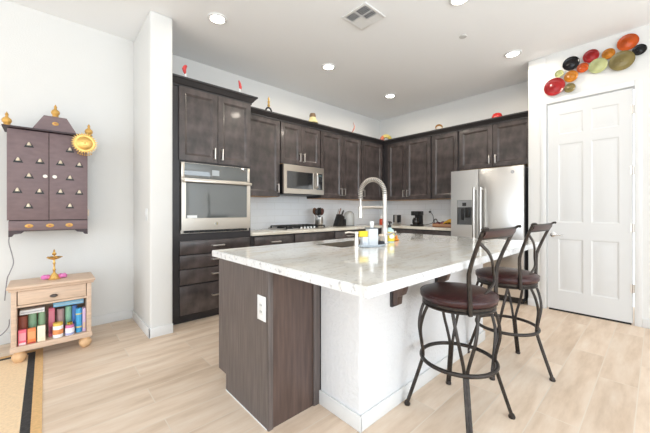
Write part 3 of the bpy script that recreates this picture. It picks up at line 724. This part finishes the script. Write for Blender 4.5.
o = b.obj('power_cord', BLACKP); tag(o, 'thin black cord rising from the coffee maker to the tile outlet', 'cord')
ft = thing('fruit_tray', 'low wooden fruit tray beside the fridge', 'tray', (4.72, 2.28, .914), -90)
b = MB(); b.box(-.17, -.13, 0, .17, .13, .015, .004); b.obj('tray_bottom', paint('brown_wood_tray', (120, 76, 52), .5), ft)
for a in ((-.17, -.13, .17, -.118), (-.17, .118, .17, .13), (-.17, -.118, -.158, .118), (.158, -.118, .17, .118)): MB().box(a[0], a[1], .013, a[2], a[3], .07, .003).obj('side', paint('brown_wood_tray', ()), ft) if a[1] != -.13 else MB().box(a[0], a[1], .013, a[2], a[3], .055, .003).obj('side', paint('copper_tone_wood', (186, 138, 104), .4), ft, 'paler front side')
b = MB(); b.tube(spline([(-.172, -.06, .06), (-.185, -.04, .11), (-.175, 0, .125), (-.185, .04, .11), (-.172, .06, .06)], 5), .007, 8); b.obj('handle', BLACKP, ft, 'black handle')
def ft_loc(x, y, z): return (4.72 + y, 2.28 - x, .914 + z)
for i, (x, y, z, r_, c, lb) in enumerate([(-.11, -.06, .052, .037, (112, 52, 60), 'dark plum coloured fruit at the left front of the tray'), (-.035, -.05, .05, .035, (140, 70, 72), 'dusky red fruit second from left in the tray'), (-.08, .05, .055, .04, (92, 44, 56), 'dark purple fruit at the back left of the tray'), (.09, .07, .075, .042, (214, 150, 140), 'pinkish peach behind the bananas in the tray')]):
    t = thing('fruit', lb, 'fruit', ft_loc(x, y, z)); b = MB(); b.lathe([(0, -r_ * .9), (r_ * .6, -r_ * .82), (r_, 0), (r_ * .72, r_ * .72), (r_ * .2, r_ * .9), (0, r_ * .78)], 18); b.obj('flesh', paint('fruit_%d' % i, c, .4), t)
    b = MB(); b.tube([(0, 0, r_ * .75), (.004, 0, r_ * 1.1)], .002, 6); b.obj('stem', paint('stem_brown', (90, 70, 50), .7), t)
for i, (x, y, z, a, lb) in enumerate([(.07, -.07, .07, 10, 'front yellow banana in the fruit tray'), (.085, -.03, .09, -4, 'yellow banana in the middle of the fruit tray'), (.075, .01, .075, -18, 'rear yellow banana in the fruit tray')]):
    t = thing('banana', lb, 'banana', ft_loc(x, y, z), -90 + a); b = MB(); P = spline([(-.085, 0, -.02), (-.045, 0, .012), (0, 0, .024), (.045, 0, .012), (.085, 0, -.02)], 5)
    b.tube(P, [.006 + .012 * math.sin(PI * min(1, max(0, i2 / (len(P) - 1)))) ** .5 for i2 in range(len(P))], 7); b.obj('peel', paint('banana_yellow', (240, 186, 60), .5), t)
    b = MB(); b.tube([P[-1], P[-1] + Vector((.014, 0, -.012))], .004, 6); b.obj('stem', paint('banana_stem', (150, 110, 50), .6), t)

# ------------------------------------------------------------------ bits on top of the cabinets
def bird(label, loc, flip):
    t = thing('bird_figurine', label, 'figurine', loc, 40); t.scale = (1.0, 1.0, .78)
    P = [(.0, 0, .06), (.012 * flip, 0, .09), (.02 * flip, 0, .12), (-.004 * flip, 0, .165), (-.03 * flip, 0, .19)]
    b = MB(); Q = spline(P, 5); n = len(Q); b.tube(Q, [.006 + .02 * math.sin(PI * i / (n - 1) * .9 + .25) for i in range(n - 1)] + [.004], 10, flat=.6); b.obj('body', paint('scarlet_gloss', (206, 62, 62), .3), t)
    b = MB(); b.tube([(-.01 * flip, 0, .0), (-.004 * flip, 0, .04), (0, 0, .075)], [.012, .014, .016], 10, flat=.6); b.obj('stand', WHITEP, t, 'white lower body')
    return t
bird('red and white bird figurine on the tall cabinet, nearest the wall stub', (1.066, 3.30, 2.541), -1)
bird('red and white bird figurine on the tall cabinet, near its right end', (1.674, 3.30, 2.541), 1)
fg = thing('brass_figurine', 'slim brass figurine on dark looped base above the narrow wall cabinet', 'figurine', (2.211, 3.53, 2.506))
b = MB(); b.tube([(.045 * math.cos(a), 0, .055 * math.sin(a)) for a in [PI * i / 10 for i in range(11)]], .011, 8); b.obj('looped_base', BLACKP, fg)
b = MB(); b.lathe([(0, .06), (.012, .062), (.02, .085), (.01, .105), (.018, .13), (.008, .15), (.014, .17), (.004, .195), (0, .21)], 14); b.obj('figure', GOLD, fg)
bl = thing('ceramic_bell', 'small pale yellow bell with brown top above the microwave cabinet', 'bell', (2.984, 3.53, 2.506))
b = MB(); b.lathe([(0, 0), (.085, 0), (.082, .01), (.055, .05), (.045, .085), (0, .085)], 20); b.obj('skirt', paint('pale_yellow_glaze', (226, 212, 158), .4), bl)
b = MB(); b.lathe([(.048, .083), (.05, .11), (.04, .14), (0, .15)], 20); b.obj('crown', paint('brown_glaze', (122, 96, 66), .4), bl)
b = MB(); P = spline([(-.05, 0, .005), (-.01, 0, .06), (.015, 0, .12), (-.02, 0, .19)], 6); b.tube(P, [.012 - .009 * abs(i / (len(P) - 1) * 2 - .8) for i in range(len(P))], 8)
o = b.obj('chili_ornament', paint('terracotta_red', (196, 106, 84), .5), loc=(3.911, 3.53, 2.508)); tag(o, 'thin curved reddish ornament above the two door cabinet by the corner', 'ornament')
wr = thing('painted_ornament', 'yellow green and orange arched ornament on top of the corner cabinets', 'ornament', (4.83, 3.53, 2.506), -45)
for i, (c, a0, a1) in enumerate((('yellow_green_glaze', 0, 55), ('yellow_glaze', 55, 125), ('orange_glaze', 125, 180))):
    rgb = {'yellow_green_glaze': (196, 176, 74), 'yellow_glaze': (228, 206, 120), 'orange_glaze': (222, 120, 70)}[c]
    b = MB(); b.tube([(.085 * math.cos(R(a)), 0, .012 + .095 * math.sin(R(a))) for a in [a0 + (a1 - a0) * k / 8 for k in range(9)]], .034, 10); b.obj('arch_section', paint(c, rgb, .4), wr, c.split('_glaze')[0].replace('_', ' ') + ' section')
b = MB(); b.ball((-.08, -.01, .035), .04, .035, .033); b.obj('head', paint('coral_glaze', (226, 122, 96), .4), wr)
cp_ = thing('tilted_bowl', 'small golden brown bowl tilted on its rim above the fridge wall cabinets', 'bowl', (4.86, 2.475, 2.506))
cp_.scale = (.85, .85, .85)
M = T(0, 0, .068) @ RZ(30) @ RY(-65)
b = MB(); b.lathe([(0, -.04), (.035, -.036), (.06, -.012), (.07, .025), (.066, .025), (.055, -.008), (.03, -.028), (0, -.031)], 24, M); b.obj('bowl_body', paint('golden_brown_glaze', (176, 122, 52), .3), cp_)
b = MB(); b.lathe([(0, -.0295), (.029, -.0265), (.053, -.0065), (.05, -.003), (.027, -.022), (0, -.026)], 24, M); b.obj('lining', paint('white_glaze', (232, 226, 214), .3), cp_, 'white lining')
hb = thing('red_dome', 'glossy red dome shaped pot above the fridge', 'pot', (4.86, 1.583, 2.506))
hb.scale = (.9, .9, .9)
b = MB(); b.lathe([(0, 0), (.07, 0), (.078, .015), (.078, .05), (.06, .09), (.03, .105), (0, .108)], 28); b.obj('dome_body', paint('bright_red_gloss', (222, 52, 48), .25), hb)
b = MB(); b.ball((-.072, 0, .025), .02, .02, .022); b.obj('side_knob', paint('pink_glaze', (236, 130, 120), .35), hb, 'pinkish side')

# ------------------------------------------------------------------ round glass plates above the pantry door
cols = {'red': (142, 26, 28), 'pale_green': (172, 174, 124), 'mustard': (176, 108, 20), 'olive': (122, 108, 66), 'black': (14, 12, 14), 'orange': (182, 76, 22)}
GP = {k: mat(k + '_art_glass', v, .2, coat=.12, ior=1.35, var=.4, scale=5) for k, v in cols.items()}
for c, y, z, dm, out, lb in [('red', .821, 2.636, .205, .0, 'large red glass plate at the left end of the wall cluster'), ('pale_green', .776, 2.775, .085, 0, 'tiny pale green glass plate above the left red plate'),
        ('mustard', .666, 2.708, .13, .004, 'mustard glass plate under the left black plate'), ('olive', .678, 2.582, .105, 0, 'small olive glass plate lowest in the cluster, right of the red plate'),
        ('black', .666, 2.856, .156, .0, 'black glass plate at the left end of the upper row'), ('orange', .564, 2.772, .106, 0, 'small orange glass plate between mustard and pale green plates'),
        ('red', .494, 2.876, .142, 0, 'red glass plate in the middle of the upper row'), ('pale_green', .436, 2.749, .16, .006, 'pale green glass plate at the centre of the lower row'),
        ('mustard', .353, 2.848, .11, 0, 'small mustard glass plate between red plate and large olive plate'), ('olive', .251, 2.735, .2, .01, 'large olive glass plate at the right of the lower row'),
        ('orange', .207, 2.911, .166, 0, 'large orange glass plate at the top right of the cluster'), ('black', .123, 2.802, .108, 0, 'small black glass plate at the far right of the cluster')]:
    t = thing('glass_plate', lb, 'wall plate', (4.445 - .018 - out, y, z), 0, 'round glass plates above the pantry door')
    r_ = dm / 2; M = RY(-90)
    b = MB(); b.lathe([(r_ * .3, -.012), (r_ * .75, -.004), (r_, .012), (r_ * .99, .016), (r_ * .84, .008), (r_ * .62, .004), (r_ * .5, .006), (r_ * .3, .014), (0, .017)], 40, M); b.obj('dish', GP[c], t)
    b = MB(); b.lathe([(0, .0168), (r_ * .13, .0165), (r_ * .11, .021), (0, .024)], 16, M); b.obj('center_boss', GP[c], t)
    b = MB(); b.tube([(.0, 0, 0), (.018 + out, 0, 0)], .008, 8); b.obj('wall_mount', BLACKP, t)

# ------------------------------------------------------------------ ceiling fittings
def downlight(loc, label, watts):
    t = thing('recessed_light', label, 'ceiling light', loc, 0, 'recessed ceiling lights')
    b = MB(); b.lathe([(.062, -.002), (.07, -.012), (.088, -.010), (.093, -.001), (.093, 0), (.062, 0)], 32); b.obj('trim_ring', TRIM, t)
    b = MB(); b.lathe([(0, -.004), (.064, -.004), (.064, -.001), (0, -.001)], 32); b.obj('lens', LENS, t, 'glowing lens')
    l = bpy.data.lights.new('downlight', 'SPOT'); l.energy = watts; l.spot_size = R(178); l.spot_blend = .3; l.shadow_soft_size = .06; l.color = (1, .90, .77)
    lo = bpy.data.objects.new('downlight_lamp', l); COL.objects.link(lo); lo.parent = t; lo.location = (0, 0, -.03)
    return t
for (x, y), lb in zip([(1.229, 2.881), (2.70, 2.875), (4.12, 2.93), (4.087, 1.16), (2.681, 1.171)],
                      ['glowing recessed ceiling light in front of the oven cabinet', 'glowing recessed ceiling light in front of the microwave', 'glowing recessed ceiling light near the inner corner of the cabinets', 'glowing recessed ceiling light in front of the fridge', 'recessed ceiling light cut by the top edge, above the island']):
    downlight((x, y, CZ), lb, 4 if x < 2 else 20)
t = thing('fire_sprinkler', 'small round white sprinkler cover on the ceiling', 'sprinkler', (3.29, 1.405, CZ))
MB().lathe([(0, -.008), (.034, -.008), (.038, -.004), (.038, 0), (0, 0)], 24).obj('cover', paint('sprinkler_grey', (205, 203, 200), .5), t)
v = thing('ceiling_vent', 'square white louvred air vent in the ceiling', 'air vent', (2.247, 1.905, CZ))
b = MB(); h_ = .15
for a in ((-h_, -h_, h_, -h_ + .028), (-h_, h_ - .028, h_, h_), (-h_, -h_ + .028, -h_ + .028, h_ - .028), (h_ - .028, -h_ + .028, h_, h_ - .028)): b.box(a[0], a[1], -.012, a[2], a[3], -.001, .003)
b.obj('frame', TRIM, v)
MB().box(-h_ + .02, -h_ + .02, -.002, h_ - .02, h_ - .02, -.0005).obj('duct_shadow', paint('duct_grey', (74, 76, 80), .7), v)
def louvre(x0, x1, y0, y1, along, tilt, n, wd):
    for i in range(n):
        f = (i + .5) / n
        if along == 'x': b = MB(); b.box(x0, -wd, -.0008, x1, wd, .0008, M=T(0, y0 + (y1 - y0) * f, -.009) @ RX(tilt))
        else: b = MB(); b.box(-wd, y0, -.0008, wd, y1, .0008, M=T(x0 + (x1 - x0) * f, 0, -.009) @ RY(tilt))
        b.obj('slat', TRIM, v)
q = h_ - .03
louvre(-q, -.03, -q, 0, 'x', 62, 6, .006); louvre(-q, -.03, .008, q, 'x', 62, 6, .006); louvre(-.018, q, .008, q, 'y', 14, 5, .0145)
louvre(-.018, .045, -q, 0, 'x', 62, 6, .006); louvre(.055, q, -q, 0, 'y', 14, 3, .0115)
b = MB(); b.box(-.028, -q, -.012, -.02, q, -.002); b.box(-q, .0, -.012, q, .008, -.002); b.box(.046, -q, -.012, .054, 0, -.002); b.obj('divider', TRIM, v)

# ------------------------------------------------------------------ temple cabinet on the left wall
MY = 3.65
tp = thing('wall_temple_cabinet', 'plum brown wooden wall cabinet studded with little brass bells', 'cabinet', (.03, MY, .955))
tp.scale = (1.045, 1, 1)
def zt(z): return z - .955
MB().box(-.245, .022, zt(1.0), .255, .248, zt(1.872)).obj('body', MANDD, tp)
b = MB(); b.box(-.283, -.035, zt(1.874), .288, .249, zt(1.888), .003); b.obj('top_board', MANDD, tp)
M = Matrix(((1, 0, 0, 0), (0, 0, 1, 0), (0, 1, 0, 0), (0, 0, 0, 1)))
pe = MB().prism([(-.112, zt(1.888)), (.178, zt(1.888)), (.108, zt(2.02)), (-.038, zt(2.02))], .0, .02, M).obj('pediment', MAND, tp)
def oval(par, x, z, y, w=.022, h=.016):
    b = MB(); b.lathe([(0, 0), (1, 0), (.9, .2), (.6, .35), (0, .4)], 20, T(x, y, z) @ RX(90) @ Matrix.Diagonal((w, h, .012, 1))); e = b.obj('medallion', GOLDP, par, 'oval gold medallion')
    b = MB(); b.lathe([(0, 0), (1, 0), (0, .7)], 14, T(x, y - .0045, z) @ RX(90) @ Matrix.Diagonal((w * .4, h * .4, .006, 1))); b.obj('jewel', paint('medallion_jewel', (190, 120, 90), .3), e)
oval(pe, .035, zt(1.957), .0)
bells = [[(-.098, 1.744), (-.162, 1.607), (-.032, 1.609), (-.098, 1.477), (-.165, 1.349), (-.035, 1.346), (-.101, 1.219)], [(.160, 1.735), (.097, 1.609), (.224, 1.604), (.160, 1.478), (.097, 1.347), (.224, 1.348), (.160, 1.221)]]
KN = paint('bell_silver_gold', (244, 230, 204), .3, metal=.4)
for k, (x0, x1) in enumerate(((-.255, -.008), (-.004, .253))):
    dr = MB().box(x0, 0, zt(1.098), x1, .02, zt(1.868), .002).obj('door', MAND, tp)
    for x, z in bells[k]:
        lx = x - .03
        b = MB(); b.prism([(-.030, -.022), (.030, -.022), (.024, -.006), (.013, .012), (0, .026), (-.013, .012), (-.024, -.006)], -.001, .0005, T(lx, 0, zt(z)) @ M); ho = b.obj('bell_niche', BLACKP, dr, 'dark bell shaped cut-out')
        b = MB(); b.lathe([(0, -.009), (.015, -.009), (.012, 0), (.008, .012), (.003, .02), (0, .021)], 14, T(lx, -.012, zt(z) + .002)); b.obj('bell', KN, ho, 'tiny brass bell')
    b = MB(); b.lathe([(0, 0), (.006, 0), (.006, .008), (.014, .012), (.015, .02), (0, .026)], 16, T(-.03 if k == 0 else .03, 0, zt(1.48)) @ RX(90)); b.obj('knob', paint('white_porcelain', (242, 236, 226), .25), dr, 'white porcelain knob')
sk_ = MB().box(-.247, .002, zt(1.008), .254, .02, zt(1.09), .002).obj('lower_rail', MAND, tp)
for x in (-.128, .0, .126): oval(sk_, x, zt(1.047), .002, .026, .017)
for s, x in ((-1, -.247), (1, .254)):
    MB().prism([(x, zt(1.008)), (x - s * .095, zt(1.008)), (x - s * .075, zt(.985)), (x - s * .03, zt(.978)), (x - s * .02, zt(.960)), (x, zt(.958))], .0, .1, M).obj('foot', MANDD, tp)
for x in (-.243, .254): 
    b = MB(); b.tube([(x + (-.004 if x < 0 else .004), .01, zt(1.13)), (x + (-.004 if x < 0 else .004), .01, zt(1.19))], .006, 8); b.tube([(x + (-.004 if x < 0 else .004), .01, zt(1.78)), (x + (-.004 if x < 0 else .004), .01, zt(1.84))], .006, 8); b.obj('hinge', paint('pale_hinge', (226, 210, 190), .4, metal=.5), tp)
def finial(x, y, z0):
    b = MB(); b.lathe([(0, 0), (.021, 0), (.022, .007), (.017, .012), (.027, .026), (.03, .04), (.025, .056), (.011, .068), (.008, .08), (.012, .088), (.007, .1), (0, .114)], 24, T(x, y, z0)); return b.obj('finial', GOLDP, tp, 'gold onion finial')
finial(-.255, .0, zt(1.888)); finial(.035, .01, zt(2.02)); finial(.262, .0, zt(1.888))
# sun face hanging at the right corner
sn = thing('sun_plaque', 'golden sun face plaque with beads hanging at the temple cabinet corner', 'ornament', (.268, 3.585, 1.803))
b = MB(); b.lathe([(0, 0), (.078, 0), (.08, .006), (.07, .010), (.06, .007), (.052, .012), (.03, .020), (0, .022)], 40, RX(90)); b.obj('disc', GOLD, sn)
for i in range(28):
    a = 2 * PI * i / 28
    b = MB(); b.prism([(-.0075, 0), (.0075, 0), (0, .026)], 0, .004, Matrix.Rotation(a, 4, 'Y') @ T(0, 0, .074) @ M); b.obj('ray', GOLD, sn)
b = MB(); b.ball((-.018, -.02, .012), .006); b.ball((.018, -.02, .012), .006); b.ball((0, -.024, -.002), .006, .006, .012); b.tube(spline([(-.016, -.02, -.02), (0, -.024, -.026), (.016, -.02, -.02)], 4), .003, 6); b.obj('face', GOLD, sn)
for i in range(7):
    x = -.048 + i * .016; z = -math.sqrt(.094 ** 2 - x * x)
    b = MB(); b.tube([(x, -.003, z + .01), (x, -.003, z - .012)], .0012, 5); b.ball((x, -.003, z - .017), .006, n=8); b.obj('bead', GOLDP, sn)
b = MB(); b.tube([(0, -.002, .07), (.0, -.002, .085)], .003, 6); b.obj('hook', GOLD, sn)

# ------------------------------------------------------------------ small bookcase under it
NX, NY = .05, 3.30
nc = thing('small_open_cabinet', 'small bleached wood cabinet with one drawer and an open shelf', 'cabinet', (NX, NY, 0))
b = MB(); b.box(-.268, 0, .573, .27, .345, .598, .008, 3); b.box(-.258, .012, .556, .26, .34, .573, .005); b.obj('top', WOODN, nc)
for x0, x1 in ((-.245, -.213), (.213, .245)): 
    MB().box(x0, .028, .092, x1, .33, .556, .003).obj('side_panel', WOODN, nc)
MB().box(-.213, .31, .092, .213, .325, .556).obj('back_panel', WOODN, nc)
b = MB(); b.box(-.213, .03, .096, .213, .31, .128); b.box(-.25, .018, .088, .25, .032, .132, .004); b.obj('bottom_shelf', WOODN, nc)
MB().box(-.213, .035, .426, .213, .31, .442).obj('drawer_rail', WOODN, nc)
dw = MB().box(-.208, .03, .446, .208, .05, .553, .003).obj('drawer', WOODN, nc)
b = MB(); b.ball((0, .02, .487), .026, .016, .013); b.tube([(0, .03, .488), (0, .02, .488)], .008, 8); b.obj('cup_pull', paint('pewter', (92, 88, 88), .4, metal=.8), dw, 'dark pewter pull')
for x in (-.2, .205):
    for y in (.06, .29):
        MB().lathe([(0, 0), (.022, 0), (.034, .012), (.044, .034), (.045, .05), (.036, .068), (.03, .074), (.034, .08), (.034, .09), (0, .09)], 24, T(x, y, 0)).obj('bun_foot', WOODB, nc, 'turned bun foot')
ZS_ = .1285
def cyl_jar(nm, lb, ct, x, y, r_, h, c, lid=None, band=None, z=ZS_):
    x = .052 + (x - .045) * 1.10; r_ *= 1.08; c = tuple(min(255, int(v_ * 1.1) + 6) for v_ in c)
    t = thing(nm, lb, ct, (x, y, z)); b = MB(); b.lathe([(0, 0), (r_ - .003, 0), (r_, .003), (r_, h - .003), (r_ - .003, h), (0, h)], 24); b.obj('body', paint('label_%d_%d_%d' % c, c, .45), t)
    if lid: b = MB(); b.lathe([(0, h), (r_ - .002, h), (r_ - .002, h + .022), (0, h + .023)], 24); b.obj('lid', paint('label_%d_%d_%d' % lid, lid, .4), t)
    if band:
        for z0, z1, cc in band: b = MB(); b.lathe([(r_ + .0002, h * z0), (r_ + .0006, h * z0 + .001), (r_ + .0006, h * z1 - .001), (r_ + .0002, h * z1)], 24); b.obj('label_band', paint('label_%d_%d_%d' % cc, cc, .45), t)
    return t
def carton(nm, lb, ct, x, y, wx, dy_, h, c, band=None, z=ZS_, rz=0):
    x = .052 + (x - .045) * 1.10; wx *= 1.08; c = tuple(min(255, int(v_ * 1.08) + 4) for v_ in c)
    t = thing(nm, lb, ct, (x, y, z), rz); MB().box(-wx / 2, -dy_ / 2, 0, wx / 2, dy_ / 2, h, .002).obj('body', paint('label_%d_%d_%d' % c, c, .5), t)
    if band:
        for z0, z1, cc in band: MB().box(-wx / 2 + .004, -dy_ / 2 - .0008, h * z0, wx / 2 - .004, -dy_ / 2, h * z1).obj('label_patch', paint('label_%d_%d_%d' % cc, cc, .5), t)
    return t
gi = [('incense_tin', 'reddish brown tin at the back left of the open shelf', 'tin', -.124, 3.47, .026, .2, (138, 74, 58)), ('incense_tin', 'wide sage green tin second from left at the back of the shelf', 'tin', -.073, 3.47, .024, .215, (124, 158, 128)),
      ('incense_tin', 'sage green tin at the back behind the cream carton', 'tin', -.022, 3.47, .021, .215, (134, 166, 130)), ('incense_tin', 'mauve grey tin at the back behind the orange banded jar', 'tin', .084, 3.47, .024, .21, (164, 134, 132)),
      ('incense_tin', 'pale green tin at the back of the shelf left of the blue tins', 'tin', .133, 3.47, .021, .22, (128, 172, 142)), ('incense_tin', 'dark blue tin at the back of the shelf', 'tin', .170, 3.455, .0165, .22, (74, 112, 172))]
for nm, lb, ct, x, y, r_, h, c in gi: cyl_jar(nm, lb, ct, x, y, r_, h, c, None, [(.3, .7, tuple(min(255, int(v_ * 1.15)) for v_ in c))])
carton('incense_carton', 'tall magenta pink carton in the middle of the shelf', 'box', .033, 3.455, .036, .07, .235, (190, 92, 112), [(.1, .35, (150, 66, 88)), (.5, .9, (206, 120, 136))])
carton('incense_carton', 'white flat carton lying on the left tins under the drawer', 'box', -.073, 3.47, .135, .1, .036, (236, 234, 230), [(.3, .6, (206, 204, 206))], ZS_ + .217)
carton('incense_carton', 'sky blue flat carton lying on the right tins under the drawer', 'box', .133, 3.47, .185, .1, .035, (122, 182, 214), [(.25, .7, (166, 206, 228))], ZS_ + .238 - .0)
cyl_jar('shaker_can', 'tall sky blue can with small yellow stars near the right end of the shelf', 'can', .192, 3.392, .02, .205, (66, 150, 196), None, [(.2, .26, (226, 206, 120)), (.75, .8, (226, 206, 120))])
carton('incense_carton', 'narrow lilac carton at the right end of the shelf', 'box', .2235, 3.405, .02, .07, .2, (196, 170, 196), [(.15, .4, (222, 196, 160))])
carton('incense_carton', 'pink carton with pale base at the front left of the shelf', 'box', -.123, 3.362, .042, .03, .118, (226, 96, 116), [(.02, .16, (244, 226, 226)), (.3, .8, (240, 160, 168))])
carton('incense_carton', 'orange carton second from left at the front of the shelf', 'box', -.075, 3.362, .044, .03, .117, (224, 128, 74), [(.3, .8, (240, 168, 112)), (.0, .1, (190, 70, 60))])
carton('incense_carton', 'cream coloured carton third from left at the front of the shelf', 'box', -.024, 3.362, .044, .03, .124, (238, 222, 196), [(.3, .75, (246, 236, 216))])
cyl_jar('tea_jar', 'white jar with orange band and yellow lid at the front of the shelf', 'jar', .068, 3.37, .031, .098, (244, 238, 226), (240, 202, 96), [(.3, .7, (240, 156, 96))])
cyl_jar('tea_jar', 'lavender white jar with pink and yellow top at the front right', 'jar', .136, 3.37, .029, .062, (228, 220, 238), (226, 132, 176), [(.1, .35, (168, 176, 214))])
b = MB()
for k in range(2): b.prism([(.02 * (1 if i % 2 == 0 else .55) * math.cos(PI * i / 5), .02 * (1 if i % 2 == 0 else .55) * math.sin(PI * i / 5)) for i in range(10)], 0, .02)
o = b.obj('star_cap', paint('yellow_wax', (244, 206, 80), .5), loc=(.152, 3.37, ZS_ + .0855)); tag(o, 'small yellow star shaped cap on top of the lavender jar', 'cap')
# on its top
dl = thing('brass_oil_lamp', 'tall brass oil lamp with dish standing on the bleached wood cabinet', 'oil lamp', (.055, 3.46, .5985))
b = MB(); b.lathe([(0, 0), (.038, 0), (.04, .006), (.032, .014), (.026, .03), (.016, .046), (.009, .055), (0, .056)], 28); b.obj('base', GOLD, dl)
b = MB(); b.lathe([(.008, .05), (.007, .07), (.012, .08), (.006, .09), (.006, .125), (.011, .135), (.006, .145), (.007, .168)], 16); b.obj('stem', GOLD, dl)
b = MB(); b.lathe([(0, .165), (.016, .166), (.036, .174), (.049, .184), (.05, .188), (.034, .181), (.014, .176), (0, .175)], 28)
for i in range(5): a = 2 * PI * i / 5; b.ball((.047 * math.cos(a), .047 * math.sin(a), .186), .008, .008, .005, 8)
b.obj('oil_dish', GOLD, dl)
b = MB(); b.lathe([(.005, .175), (.005, .2), (.012, .206), (.015, .216), (.009, .226), (.005, .234), (.008, .240), (0, .254)], 16); b.obj('finial', GOLD, dl)
PK = paint('pink_petals', (226, 128, 186), .7)
for x, y, lb in ((.003, 3.475, 'pink paper flower left of the brass oil lamp'), (.108, 3.475, 'pink paper flower right of the brass oil lamp')):
    t = thing('paper_flower', lb, 'flower', (x, y, .5985)); b = MB()
    for i in range(9):
        a = 2 * PI * i / 9; b.ball((.018 * math.cos(a), .014 * math.sin(a), .018 + .006 * (i % 2)), .015, .012, .016, 8)
    b.obj('petals', PK, t); b = MB(); b.ball((0, 0, .03), .012, .012, .01, 10); b.obj('center', paint('lilac_center', (206, 150, 206), .7), t)
# cords
b = MB(); b.tube(spline([(-.225, 3.70, .975), (-.228, 3.72, .9), (-.212, 3.76, .8), (-.205, 3.78, .72), (-.228, 3.78, .64), (-.245, 3.80, .58), (-.26, 3.82, .4)], 8), .004, 6)
o = b.obj('power_cord', paint('grey_cord', (150, 146, 150), .5)); tag(o, 'thin grey cord hanging from the left foot of the temple cabinet', 'cord')
b = MB(); b.tube(spline([(-.45, 3.72, .10), (-.36, 3.7, .105), (-.28, 3.68, .14), (-.23, 3.68, .2), (-.225, 3.7, .26)], 8), .004, 6)
o = b.obj('power_cord', paint('grey_cord', ())); tag(o, 'thin grey cord curling beside the left side of the bleached cabinet', 'cord')
# rug
rg = thing('area_rug', 'flat woven tan rug with black and camel border at the left edge', 'rug', (-.014, 3.56, 0))
rx0, ry0 = -2.4, -4.6
def strip(b, o0, o1, zt_=.003):   # L shaped border band between offsets from the edges at x=0 and y=0
    b.prism([(-o0, ry0), (-o0, -o0), (rx0, -o0), (rx0, -o1), (-o1, -o1), (-o1, ry0)], .0005, zt_)
b = MB(); strip(b, 0, .046); b.obj('camel_border', RUGE, rg, 'camel outer border')
b = MB(); strip(b, .046, .088); b.obj('black_stripe', RUGB, rg, 'black stripe')
b = MB(); b.box(rx0, ry0, .0005, -.088, -.088, .003); b.obj('field', RUGT, rg)
